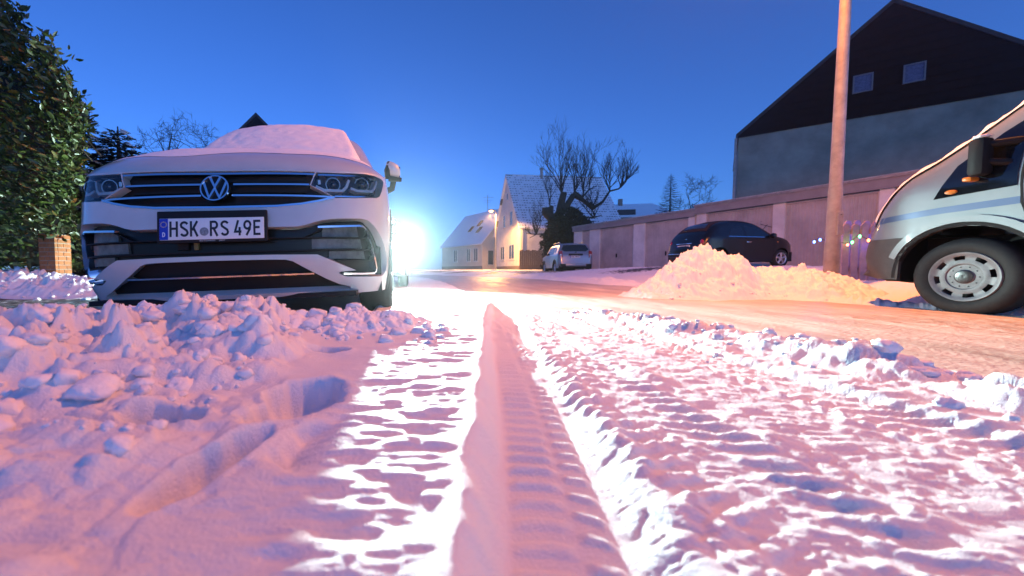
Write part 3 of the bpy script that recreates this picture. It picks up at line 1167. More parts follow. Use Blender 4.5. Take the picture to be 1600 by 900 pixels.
GLYPH = {
    'H': [[(0.08, 0), (0.08, 1)], [(0.52, 0), (0.52, 1)], [(0.15, 0.53), (0.45, 0.53)]],
    'S': [arc(0.3, 0.74, 0.23, 0.19, 20, 180, 9) + [(0.10, 0.64), (0.47, 0.40)] + arc(0.3, 0.26, 0.23, 0.19, 0, -160, 9)],
    'K': [[(0.08, 0), (0.08, 1)], [(0.16, 0.40), (0.52, 1)], [(0.26, 0.56), (0.54, 0)]],
    'R': [[(0.08, 0), (0.08, 1)], [(0.15, 0.93)] + arc(0.34, 0.72, 0.18, 0.21, 90, -90, 9) + [(0.15, 0.51)], [(0.28, 0.49), (0.54, 0)]],
    '4': [[(0.30, 1), (0.07, 0.25), (0.53, 0.25)], [(0.40, 0), (0.40, 0.18)], [(0.40, 0.32), (0.40, 0.55)]],
    '9': [arc(0.3, 0.68, 0.22, 0.25, -10, 350, 17)[:-1] + [(0.52, 0.64), (0.47, 0.42), (0.22, 0.0)]],
    'E': [[(0.08, 0), (0.08, 1)], [(0.15, 0.93), (0.52, 0.93)], [(0.15, 0.52), (0.46, 0.52)], [(0.15, 0.07), (0.52, 0.07)]],
    'D': [[(0.08, 0), (0.08, 1)], [(0.15, 0.93), (0.25, 0.93)] + arc(0.25, 0.5, 0.26, 0.43, 90, -90, 9) + [(0.15, 0.07)]],
}


def glyph(ch, x, z, h, yy, mat, parent, name='letter', wd=0.15, sx=1.0):
    b = MB()
    for k, st in enumerate(GLYPH[ch]):
        poly = ribbon(st, wd)
        n = len(poly) // 2
        pts = [(x + p[0] * h * sx, yy - 0.0001 * k, z + p[1] * h) for p in poly]
        bk = [(p[0], yy + 0.0012, p[2]) for p in pts]
        F = []
        m = len(pts)
        for i in range(n - 1):
            F.append((i, i + 1, m - 2 - i, m - 1 - i))
        F += [(i, (i + 1) % m, m + (i + 1) % m, m + i) for i in range(m)]
        b.add(pts + bk, F)
    return b.build(name, mat, parent)


def lettering(body, size, loc, rot, mat, parent, name='lettering', space=1.0):
    cu = bpy.data.curves.new(name, 'FONT')
    cu.body = body
    cu.size = size
    cu.align_x, cu.align_y = 'CENTER', 'CENTER'
    cu.space_character = space
    cu.extrude = size * 0.03
    tmp = bpy.data.objects.new(name, cu)
    COL.objects.link(tmp)
    me = bpy.data.meshes.new_from_object(tmp.evaluated_get(bpy.context.evaluated_depsgraph_get()))
    bpy.data.objects.remove(tmp)
    o = link(name, me, mat, parent)
    o.location = loc
    o.rotation_euler = rot
    return o


# ------------------------------------------------------------------ the white SUV (front towards the camera); local: x right, y back, z up
def white_suv():
    car = empty('parked_car', (-1.16, 2.0, 0.0), 0, 'white SUV facing the camera with a snow-covered windscreen', 'car')
    car.rotation_euler = (0, R(-2.0), R(6.0))
    A, B, N = 0.93, 0.65, 3.0
    tt = np.linspace(0, math.pi / 2, 1200)
    qx, qy = A * np.sin(tt) ** (2 / N), B * (1 - np.cos(tt) ** (2 / N))
    qs = np.concatenate([[0], np.cumsum(np.hypot(np.diff(qx), np.diff(qy)))])
    B2 = 0.5
    rx, ry = A * np.sin(tt) ** (2 / 3.2), B2 * (1 - np.cos(tt) ** (2 / 3.2))
    rs_ = np.concatenate([[0], np.cumsum(np.hypot(np.diff(rx), np.diff(ry)))])
    LEN = 4.5
    q1, q2 = float(qs[-1]), float(rs_[-1])
    LS = LEN - B - B2
    LH = q1 + LS + q2

    def base(s, z):
        a = abs(s)
        sg = 1 if s >= 0 else -1
        fr = 0
        if a <= q1:
            x, y = float(np.interp(a, qs, qx)), float(np.interp(a, qs, qy))
            fr = max(0, 1 - y / B)
        elif a <= q1 + LS:
            x, y = A, B + a - q1
        else:
            k = LH - a
            x, y = float(np.interp(k, rs_, rx)), LEN - float(np.interp(k, rs_, ry))
            fr = -max(0, 1 - (LEN - y) / B2)
        oy = float(np.interp(z, [.15, .22, .30, .42, .55, .62, .70, .80, .90, 1.0, 1.1], [.14, .09, .04, .0, .0, .01, .03, .05, .075, .11, .2]))
        ox = float(np.interp(z, [.15, .25, .35, .6, .8, .92, 1.0, 1.1], [.93, .96, .985, 1.0, 1.0, .99, .975, .93]))
        return np.array([sg * x * ox, y + oy * fr * (1 if fr > 0 else 0.5), z])

    def surf(s, z, d=0.0):
        p = base(s, z)
        if d == 0:
            return tuple(p)
        e = 2e-3
        ds = base(s + e, z) - base(s - e, z)
        dz = base(s, z + e) - base(s, z - e)
        n = np.cross(ds, dz)
        n = n / (np.linalg.norm(n) or 1)
        return tuple(p + n * d)

    # outlines in (arc length from the middle, height)
    def sym(right):
        return [(-s, z) for s, z in right[::-1] if s > 1e-6] + list(right)

    edge = [(0, .931), (.313, .933), (.524, .937), (.647, .941), (.853, .955), (.929, .960), (1.104, .972), (1.3, 1.0), (1.6, 1.03), (2.2, 1.04), (4.2, 1.05), (LH - .6, 1.06), (LH, 1.06)]
    headl = [(.530, .924), (.669, .929), (.851, .946), (.934, .949), (1.045, .945), (1.070, .934), (1.012, .862), (.965, .818), (.925, .803), (.756, .783), (.636, .775), (.566, .813), (.499, .847)]
    gr_r = [(.0, .926), (.313, .927), (.524, .928), (.493, .847), (.562, .810), (.628, .777), (.542, .749), (.446, .729), (.314, .716), (.0, .712)]
    grille = [(-s, z) for s, z in gr_r[::-1] if s > 0] + gr_r
    top_r = [(.0, .606), (.276, .606), (.423, .606), (.465, .615), (.515, .632), (.563, .645), (.610, .652), (.666, .656), (.789, .661), (.825, .658), (.848, .651), (.890, .625), (.930, .590), (.975, .552), (1.015, .509),
             (1.055, .46), (1.072, .421), (1.070, .38), (1.056, .346), (1.03, .322), (.990, .310), (.85, .312), (.698, .318), (.669, .327), (.644, .342), (.661, .349), (.754, .353), (.636, .401), (.530, .449), (.273, .454), (.0, .456)]
    opening = [(-s, z) for s, z in top_r[::-1] if s > 0] + top_r
    lip_r = [(.0, .430), (.271, .428), (.360, .425), (.396, .415), (.475, .365), (.570, .313), (.651, .276), (.725, .256), (.725, .239), (.0, .239)]
    lip = [(-s, z) for s, z in lip_r[::-1] if s > 0] + lip_r
    hm = [(-s, z) for s, z in headl][::-1]
    # body skin
    zb = 0.215
    fy, ryy = 0.90, 3.58
    sf, sr = q1 + fy - B, q1 + ryy - B
    bot = []
    for c in (-sr, -sf, sf, sr):
        h = 0.37 - zb
        r = 0.415
        dx = math.sqrt(r * r - h * h)
        a0 = math.atan2(-h, -dx)
        a1 = math.atan2(-h, dx)
        for k in range(15):
            a = (a0 + 2 * math.pi) + (a1 - a0 - 2 * math.pi) * k / 14
            bot.append((c + r * math.cos(a), 0.37 + r * math.sin(a)))
    outline = [(-LH, zb)] + bot + [(LH, zb)] + [(s, z) for s, z in edge[::-1]] + [(-s, z) for s, z in edge[1:]]
    holes = [grille, opening, lip, headl, hm]
    pts = []
    s = -LH
    while s < LH:
        st = 0.05 if abs(s) < 1.35 else 0.14
        for j in range(18):
            z = 0.24 + j * 0.045
            if in_poly(s, z, outline) and not any(in_poly(s, z, h) for h in holes):
                pts.append((s, z))
        s += st
    p2, tr, loops = cdt(outline, holes, pts, 0.045)
    V = [surf(a, b) for a, b in p2]
    F = list(tr)
    for h in loops[1:]:
        k = len(V)
        n = len(h)
        V += [surf(a, b) for a, b in h] + [surf(a, b, -0.055) for a, b in h]
        F += [(k + i, k + n + i, k + n + (i + 1) % n, k + (i + 1) % n) for i in range(n)]
    raw('body', V, F, M['white_paint'], car, 38)

    # upper grille
    gset = add_patch('grille', surf, grille, -0.045, -0.06, M['gloss_black'], car)
    for line, w in (([(.0, .912), (.313, .914), (.520, .914)], .011), ([(.085, .850), (.30, .850), (.490, .851)], .010), ([(.080, .787), (.313, .785), (.618, .782)], .010)):
        if line[0][0] == 0:
            ln = [(-a, b) for a, b in line[:0:-1]] + line
            add_patch('chrome_strip', surf, ribbon(densify(ln, .05, False), w), -0.002, -0.045, M['chrome'], gset)
        else:
            for sg in (1, -1):
                add_patch('chrome_strip', surf, ribbon([(sg * a, b) for a, b in densify(line, .05, False)], w), -0.002, -0.045, M['chrome'], gset)
    ln = [(.0, .718), (.314, .722), (.446, .735), (.542, .755), (.628, .780)]
    add_patch('chrome_strip', surf, ribbon([(-a, b) for a, b in ln[:0:-1]] + ln, .012), 0.004, -0.045, M['chrome'], gset)
    for z in (.88, .82, .75):
        add_patch('grille_bar', surf, ribbon(densify([(-.47, z), (.47, z)], .06, False), .012), -0.03, -0.045, M['black_plastic'], gset)

    # emblem
    em = empty('emblem', (0, 0.030, 0.824))
    em.parent = car
    em.rotation_euler = (R(-14), 0, 0)
    rr = 0.074
    MB().lathe([(0.012, 0.0005), (0.010, rr - 0.006), (0.02, rr - 0.003)], 40, 'y').build('emblem_disc', M['gloss_black'], em, 40)
    MB().lathe([(0.012, rr - 0.009), (0.0, rr - 0.007), (0.0, rr), (0.02, rr + 0.001)], 48, 'y').build('emblem_ring', M['chrome'], em, 40)
    mk = MB()
    for line in ([(-.36, .86), (0, .10), (.36, .86)], [(-.80, .50), (-.36, -.74), (0, .0), (.36, -.74), (.80, .50)]):
        poly = ribbon(line, .17)
        n = len(poly) // 2
        m = len(poly)
        yk = 0.003 if len(line) == 3 else 0.0035
        pts_ = [(p[0] * rr, yk, p[1] * rr) for p in poly] + [(p[0] * rr, 0.013, p[1] * rr) for p in poly]
        mk.add(pts_, [(i, i + 1, m - 2 - i, m - 1 - i) for i in range(n - 1)] + [(i, (i + 1) % m, m + (i + 1) % m, m + i) for i in range(m)])
    mk.build('emblem_letters', M['chrome'], em)

    # headlights
    for sg in (1, -1):
        hp = [(sg * a, b) for a, b in headl]
        if sg < 0:
            hp = hp[::-1]
        hl = add_patch('headlight', surf, hp, -0.05, -0.06, M['lamp_dark'], car, 0.04)
        add_patch('running_light', surf, ribbon(densify([(sg * a, b) for a, b in [(.525, .846), (.571, .824), (.680, .826), (.706, .850), (.728, .898)]], .03, False), .016), -0.012, -0.05, M['light_guide'], hl)
        add_patch('running_light', surf, ribbon(densify([(sg * a, b) for a, b in [(.735, .846), (.781, .834), (.905, .846), (.945, .880), (.975, .925)]], .03, False), .016), -0.012, -0.05, M['light_guide'], hl)
        add_patch('chrome_strip', surf, ribbon(densify([(sg * a, b) for a, b in [(.631, .788), (.756, .793), (.92, .813)]], .04, False), .008), -0.006, -0.05, M['chrome'], hl)
        add_patch('chrome_strip', surf, ribbon(densify([(sg * a, b) for a, b in [(.540, .914), (.70, .920), (.85, .933), (.93, .936)]], .04, False), .010), -0.006, -0.05, M['chrome'], hl)
        for ls, lz, lr in ((.628, .868, .036), (.828, .884, .037)):
            c = surf(sg * ls, lz, -0.03)
            b = MB()
            b.lathe([(0.03, lr), (0.0, lr), (0.006, lr * .86), (-0.012, lr * .5), (-0.017, 0.0005)], 28, 'y', c)
            b.build('lens', M['lens'], hl, 50)
            MB().lathe([(0.01, lr), (-0.003, lr * 1.06), (-0.003, lr * 1.16), (0.02, lr * 1.2)], 28, 'y', c).build('lens_ring', M['lamp_silver'], hl, 50)
        c = surf(sg * .545, .875, -0.02)
        MB().box(c[0] - .008, c[0] + .008, c[1], c[1] + .02, c[2] - .014, c[2] + .014, .002).build('side_lamp', M['lamp_silver'], hl)
        add_patch('lamp_cover', surf, hp, -0.001, -0.003, M['cover'], hl, 0.04)

    # lower intake
    op = add_patch('intake', surf, opening, -0.06, -0.075, M['gloss_black'], car)
    for z, a in ((.548, .86), (.476, .885)):
        add_patch('intake_bar', surf, ribbon(densify([(-a, z), (a, z)], .06, False), .008), -0.02, -0.06, M['black_plastic'], op)
    for sg in (1, -1):
        add_patch('intake_bar', surf, ribbon(densify([(sg * .64, .405), (sg * .915, .402)], .06, False), .008), -0.02, -0.06, M['black_plastic'], op)
        add_patch('intake_bar', surf, ribbon(densify([(sg * .56, .60), (sg * .45, .55)], .06, False), .006), -0.022, -0.06, M['black_plastic'], op)
        for zz0, zz1, a0, a1 in ((.558, .612, .56, .80), (.484, .540, .50, .83), (.412, .468, .60, .86)):
            pl = [(sg * a0, zz0), (sg * a1, zz0), (sg * (a1 - .015), zz1), (sg * a0, zz1)]
            add_patch('intake_blank', surf, pl if sg > 0 else pl[::-1], -0.045, -0.06, M['panel_grey'], op)
        ch = [(.532, .604), (.665, .610), (.779, .617), (.806, .613), (.822, .600), (.837, .577), (.887, .468), (.922, .365), (.918, .343), (.902, .331), (.80, .331), (.675, .335)]
        add_patch('chrome_strip', surf, ribbon(densify([(sg * a, b) for a, b in ch], .03, False), .011), 0.0, -0.06, M['chrome'], op)
    for c0, w_, m_ in ((-.19, .03, 'black_plastic'), (-.12, .012, 'bracket')):
        p = surf(c0, .515, -0.05)
        MB().box(p[0] - w_, p[0] + w_, p[1] - .01, p[1] + .02, p[2] - .022, p[2] + .022, .004).build('radar_bracket', M[m_], op)
    # lower lip
    lp = add_patch('lower_intake', surf, lip, -0.05, -0.07, M['black_plastic'], car)
    add_patch('chrome_strip', surf, ribbon(densify([(-.505, .341), (.505, .341)], .06, False), .008), -0.004, -0.05, M['chrome'], lp)
    MB().box(-.72, .72, .10, .55, .205, .232).build('splash_tray', M['dark_void'], car)
    # seams
    for sg in (1, -1):
        for line in ([(1.72, .30), (1.72, 1.03)], [(2.80, .30), (2.80, 1.03)]):
            add_patch('door_seam', surf, ribbon([(sg * a, b) for a, b in densify(line, .08, False)], .008), 0.001, -0.01, M['dark_void'], car)
        for a in (2.45, 3.5):
            p = surf(sg * a, .86, 0.02)
            MB().box(p[0] - .012, p[0] + .012, p[1] - .11, p[1] + .11, .845, .875, .008).build('door_handle', M['white_paint'], car, 40)
        # arch cladding
        for sc in (sf, sr):
            ring = [(sg * (sc + .435 * math.cos(a)), .37 + .435 * math.sin(a)) for a in np.linspace(-.35, math.pi + .35, 24)]
            add_patch('arch_trim', surf, ribbon(ring, .045), 0.008, -0.03, M['black_plastic'], car)
        add_patch('sill_trim', surf, [(sg * (sf + .42), .215), (sg * (sr - .42), .215), (sg * (sr - .42), .31), (sg * (sf + .42), .31)], .008, -.02, M['black_plastic'], car)
        tl = [(sg * (LH - .95), .88), (sg * (LH - .45), .86), (sg * (LH - .45), .99), (sg * (LH - .95), 1.0)]
        add_patch('tail_light', surf, tl, .006, -.02, M['tail_red'], car)

    # number plate
    pl = empty('number_plate', (0, -0.022, 0.600))
    pl.parent = car
    pl.rotation_euler = (R(-6), 0, 0)
    MB().box(-.278, .278, .004, .020, -.072, .098, .006).build('plate_holder', M['black_plastic'], pl, 40)
    MB().box(-.262, .262, -.001, .006, -.057, .057, .002).build('plate_sheet', M['plate_white'], pl, 40)
    MB().box(-.2605, -.2185, -.0018, .003, -.0555, .0555).build('plate_band', M['plate_blue'], pl)
    st = MB()
    for k in range(12):
        a = 2 * math.pi * k / 12
        st.lathe([(-.0024, .0024), (-.0024, .0002)], 6, 'y', (-.2395 + .014 * math.cos(a), 0, .025 + .014 * math.sin(a)))
    st.build('plate_stars', M['star_yellow'], pl)
    glyph('D', -.2465, -.040, .024, -.0026, M['plate_white'], pl, 'plate_letter')
    for ch, x0 in (('H', -.212), ('S', -.160), ('K', -.111), ('R', -.012), ('S', .042), ('4', .110), ('9', .157), ('E', .208)):
        glyph(ch, x0, -.041, .082, -.0022, M['plate_black'], pl, 'plate_letter', .15, 0.86)
    MB().lathe([(-.0022, .0225), (-.0026, .021), (-.0026, .0004)], 24, 'y', (-.040, 0, -.016)).build('plate_seal', M['seal'], pl)

    lettering('AUTOHAUS   JUST', .011, (0, -.0005, -.064), (R(90), 0, 0), M['plate_white'], pl, 'holder_lettering', 1.5)

    # bonnet: from the shut line back to the windscreen
    zfun = lambda s: float(np.interp(abs(s), [e_[0] for e_ in edge], [e_[1] for e_ in edge]))
    SE = 1.30

    def bonnet(u, v, d=0.0):
        s = SE * u
        f = np.array(surf(s, zfun(s)))
        c = np.array([0.78 * u, 1.10 - 0.10 * (1 - u * u), 1.180 - 0.045 * u * u])
        k = np.array([0.9 * f[0], f[1] + 0.13, 1.190 - 0.13 * abs(u) ** 3])
        if v < 0:
            return tuple(f)
        p = f * (1 - v) ** 2 + k * 2 * v * (1 - v) + c * v * v
        p[2] += d
        return tuple(p)

    nu, nv = 41, 18
    V = [bonnet(-1 + 2 * i / (nu - 1), (j / (nv - 1)) ** 1.4) for j in range(nv) for i in range(nu)]
    F = [(j * nu + i, j * nu + i + 1, (j + 1) * nu + i + 1, (j + 1) * nu + i) for j in range(nv - 1) for i in range(nu - 1)]
    raw('bonnet', V, F, M['white_paint'], car, 60)
    for sg in (1, -1):
        n = 12
        V = []
        for j in range(n):
            v = (j / (n - 1)) ** 1.4
            a = np.array(bonnet(sg, v))
            s2 = SE + (1.95 - SE) * j / (n - 1)
            b = np.array(surf(sg * s2, zfun(s2)))
            for t in (0, .35, .7, 1):
                p = a * (1 - t) + b * t
                p[2] += 0.02 * math.sin(math.pi * t)
                V.append(tuple(p))
        F = [(j * 4 + i, j * 4 + i + 1, j * 4 + i + 5, j * 4 + i + 4) for j in range(n - 1) for i in range(3)]
        raw('wing', V, F, M['white_paint'], car, 60)

    # cabin
    sil = [(0.98, 1.02), (1.03, 1.13), (1.30, 1.37), (1.62, 1.62), (1.85, 1.665), (2.4, 1.69), (3.2, 1.66), (3.8, 1.60), (4.05, 1.50), (4.30, 1.22), (4.40, 1.02)]
    sh = Shell(sil, lambda y, z: (0.90 - 0.40 * (z - 1.0)) - 0.10 * max(0, 1.25 - y) / 0.25, 0.13, 0.05)
    for sg in (1, -1):
        sh.build_side(sg, [], M['white_paint'], car, 'cabin_side')
        f = sh.side(sg)
        for poly in ([(1.35, 1.09), (2.25, 1.09), (2.25, 1.55), (1.86, 1.53), (1.62, 1.40)], [(2.31, 1.09), (3.25, 1.09), (3.25, 1.54), (2.31, 1.55)], [(3.31, 1.11), (3.95, 1.16), (3.72, 1.46), (3.31, 1.53)]):
            add_patch('side_window', f, poly, .004, -.01, M['glass_dark'], car, 0.09)
    sh.build_top(M['white_paint'], car, 'cabin_roof')
    ts = sh.top_surf()
    i0, i1 = sh.idx(1.06, 1.16), sh.idx(1.60, 1.60)
    add_patch('windscreen', ts, [(i0, -.93), (i1, -.95), (i1, .95), (i0, .93)], .004, -.01, M['glass_dark'], car, .5)
    i2, i3 = sh.idx(4.05, 1.48), sh.idx(4.28, 1.25)
    add_patch('rear_window', ts, [(i2, -.85), (i3, -.88), (i3, .88), (i2, .85)], .004, -.01, M['glass_dark'], car, .5)
    # mirrors: dark foot, white cap
    for sg in (1, -1):
        def mp(a, c, h):
            return (sg * a, 1.42 + c, h)
        b = MB()
        b.tube([mp(.87, .0, 1.07), mp(.95, -.02, 1.10), mp(.97, -.03, 1.19)], [.035, .03, .03], 8)
        b.build('mirror_foot', M['black_plastic'], car, 50)
        bm = MB()
        prof = [(-.115, .03), (-.10, .066), (-.05, .084), (.02, .082), (.08, .066), (.115, .03)]
        vs, fs = [], []
        n = 16
        for a, r in prof:
            for k in range(n):
                t = 2 * math.pi * k / n
                vs.append(mp(.965 + a * .56, -.05 + r * .70 * math.cos(t), 1.262 - a * .16 + r * .86 * math.sin(t)))
        for i in range(len(prof) - 1):
            for k in range(n):
                fs.append((i * n + k, i * n + (k + 1) % n, (i + 1) * n + (k + 1) % n, (i + 1) * n + k))
        fs += [tuple(range(n - 1, -1, -1)), tuple(range((len(prof) - 1) * n, len(prof) * n))]
        bm.add(vs, fs)
        mir = bm.build('mirror', M['white_paint'], car, 50)
        b = MB()
        b.add([mp(.965 + x_ * .72, .005 + y_, 1.262 + z_ * .85) for x_, y_, z_ in ((-.085, 0, -.07), (.085, 0, -.08), (.095, 0, .05), (-.085, 0, .07), (-.085, .02, -.06), (.085, .02, -.07), (.09, .02, .04), (-.08, .02, .06))],
              [(0, 1, 2, 3), (4, 5, 6, 7), (0, 1, 5, 4), (1, 2, 6, 5), (2, 3, 7, 6), (3, 0, 4, 7)])
        b.build('mirror_glass', M['glass_dark'], mir)
        b = MB()
        b.tube([mp(.915, -.06, 1.18), mp(.915, -.085, 1.25), mp(.93, -.075, 1.33)], [.025, .03, .012], 8)
        b.tube([mp(.92, -.075, 1.178), mp(1.04, -.07, 1.168)], [.026, .020], 8)
        b.build('mirror_trim', M['black_plastic'], mir, 50)
        # wheels
        wheel(car, sg * .80, fy, .34, .355, .245, .235, sg)
        wheel(car, sg * .80, ryy, .34, .355, .245, .235, sg)
    underbody(car, .86, .35, 4.35, .21, .62, [(fy, 0, .42), (ryy, 0, .42)])

    # snow lying on bonnet, windscreen and roof
    sn = empty('snow_cover', car.location, 0, 'thin snow blanket covering windscreen, roof and bonnet of the white SUV', 'snow cover')
    sn.rotation_euler = car.rotation_euler
    rs = np.random.RandomState(3)
    nq, i0, i1 = 61, sh.idx(1.0, 1.08), sh.idx(3.9, 1.56)
    rows = np.linspace(i0, i1, 110)
    V = []
    for r_ in rows:
        for j in range(nq):
            q = (-1 + 2 * j / (nq - 1)) * 1.22
            t = float(ss(0, 5, np.array(r_ - i0))) * 0.9 + 0.1
            ed = float(ss(1.25, 0.95, np.array(abs(q)))) * float(ss(0, 4, np.array(i1 - r_)))
            p = sh.top(r_, q)
            pd = sh.top(r_, q, 1.0)
            nz = np.array(pd) - np.array(p)
            th = (0.075 * t) * ed + 0.008 * float(fbm(np.array(p[0] * 5), np.array(p[1] * 5 + p[2] * 5), 611, 3)) + 0.005 * float(vn(np.array(p[0] * 22), np.array(p[1] * 22 + p[2] * 22), 615))
            dr = max(0, abs(q) - 1.0) ** 1.3 * 1.5
            V.append((p[0] + nz[0] * th, p[1] + nz[1] * th, p[2] + nz[2] * th - dr))
    F = [(i * nq + j, i * nq + j + 1, (i + 1) * nq + j + 1, (i + 1) * nq + j) for i in range(len(rows) - 1) for j in range(nq - 1)]
    raw('windscreen_snow', V, F, M['car_snow'], sn, 180)
    nu, nv = 61, 40
    V = []
    for j in range(nv):
        for i in range(nu):
            u = (-1 + 2 * i / (nu - 1)) * 0.97
            lim = 0.30 + 0.05 * math.sin(u * 5) + 0.03 * math.sin(u * 13 + 1) + 0.10 * max(0, u - 0.35) - 0.05 * (u < -0.6)
            v = lim + (1.02 - lim) * j / (nv - 1)
            th = 0.022 * float(ss(0, 0.35, np.array(j / (nv - 1)))) * float(ss(0.97, 0.82, np.array(abs(u)))) + 0.0015
            th += 0.004 * float(fbm(np.array(u * 9), np.array(v * 9), 621, 3)) * (j > 0)
            V.append(bonnet(u, v, th))
    F = [(j * nu + i, j * nu + i + 1, (j + 1) * nu + i + 1, (j + 1) * nu + i) for j in range(nv - 1) for i in range(nu - 1)]
    raw('bonnet_snow', V, F, M['car_snow'], sn, 180)
    return car


white_suv()


# ------------------------------------------------------------------ car behind it, headlights on
def plate(parent, x, y, z, w, h, mat_p, ry=0.0, face=1, text=True):
    b = MB()
    b.box(-w / 2, w / 2, -.006, .006, -h / 2, h / 2, .002)
    o = b.build('number_plate', M['plate_white'], parent)
    o.location = (x, y, z)
    o.rotation_euler = (0, 0, 0 if face > 0 else math.pi)
    MB().box(-w / 2 + .004, -w / 2 + .042, -.0085, -.004, -h / 2 + .003, h / 2 - .003).build('plate_band', M['plate_blue'], o)
    if text:
        g = random.Random(int(w * 1000 + x * 77))
        b = MB()
        for k in range(8):
            if k == 3:
                continue
            xx = -w / 2 + .062 + k * .054
            b.box(xx, xx + .012, -.0085, -.005, -.034, .034)
            b.box(xx + .012, xx + .03, -.0085, -.005, g.choice([-.034, -.006, .022]), g.choice([-.022, .006, .034]) + .012)
            b.box(xx + .03, xx + .04, -.0085, -.005, g.choice([-.034, 0]), .034)
        b.build('plate_letters', M['plate_black'], o)
    return o


HEAD_COL = (0.74, 1.0, 0.95)


def headlight_car():
    car = empty('parked_car', (-1.40, 7.36, 0.0), R(6), 'car behind the white SUV with dazzling headlights switched on', 'car')
    sil = [(0.12, 0.32), (0.0, 0.45), (0.02, 0.66), (0.10, 0.90), (0.25, 0.98), (0.9, 1.08), (1.15, 1.12), (1.75, 1.58), (2.4, 1.68), (3.3, 1.64), (3.9, 1.45), (4.2, 1.0), (4.28, 0.6), (4.2, 0.32)]

    def W(y, z):
        w = 0.91 - 0.36 * max(0, z - 1.0)
        w -= 0.22 * max(0, 1 - y / 0.55) ** 2 + 0.12 * max(0, (y - 3.9) / 0.4) ** 2
        return w
    sh = Shell(sil, W, 0.12, 0.03)
    arches = [(0.86, .34, .39), (3.45, .34, .39)]
    for sg in (1, -1):
        sh.build_side(sg, arch_bottom(0.25, 4.15, 0.15, arches), M['silver_paint'], car)
        f = sh.side(sg)
        for poly in ([(1.42, 1.08), (2.3, 1.08), (2.3, 1.52), (1.9, 1.5)], [(2.36, 1.08), (3.3, 1.08), (3.3, 1.5), (2.36, 1.52)]):
            add_patch('side_window', f, poly, .004, -.01, M['glass_dark'], car, .1)
        for yy in (.86, 3.45):
            wheel(car, sg * .78, yy, .335, .335, .22, .22, sg)
    sh.build_top(M['silver_paint'], car)
    ts = sh.top_surf()
    add_patch('windscreen', ts, [(sh.idx(1.2, 1.16), -.93), (sh.idx(1.72, 1.56), -.9), (sh.idx(1.72, 1.56), .9), (sh.idx(1.2, 1.16), .93)], .004, -.01, M['glass_dark'], car, .5)
    add_patch('grille', ts, [(sh.idx(.01, .55), -.6), (sh.idx(.09, .88), -.6), (sh.idx(.09, .88), .6), (sh.idx(.01, .55), .6)], .01, -.01, M['black_plastic'], car, .4)
    plate(car, 0, -.03, .52, .52, .11, None)
    underbody(car, .84, .2, 4.15, .24, .6, [(.86, 0, .4), (3.45, 0, .4)])
    lampm = emis('headlight_lit', HEAD_COL, HEAD_EMIT)
    for sg in (1, -1):
        MB().lathe([(0.10, .085), (0.0, .095), (-.012, .09)], 24, 'y', (sg * .68, .10, .86)).build('headlight_bowl', M['chrome'], car, 50)
        MB().lathe([(0.0, .0005), (-.01, .05), (0.0, .082)], 24, 'y', (sg * .68, .092, .86)).build('headlight', lampm, car, 60)
        ld = bpy.data.lights.new('headlight_beam', 'SPOT')
        ld.energy = HEAD_W * (1.0 if sg > 0 else 0.22)
        ld.color = HEAD_COL
        ld.spot_size = R(100 if sg > 0 else 135)
        ld.spot_blend = 0.8 if sg > 0 else 0.4
        ld.shadow_soft_size = 0.07
        lo = bpy.data.objects.new('headlight_beam', ld)
        COL.objects.link(lo)
        lo.parent = car
        lo.location = (sg * .68, .03, .86)
        lo.rotation_euler = (R(90 - (2.5 if sg > 0 else 12)), 0, math.pi + (R(2) if sg > 0 else R(-25)))
    return car


headlight_car()


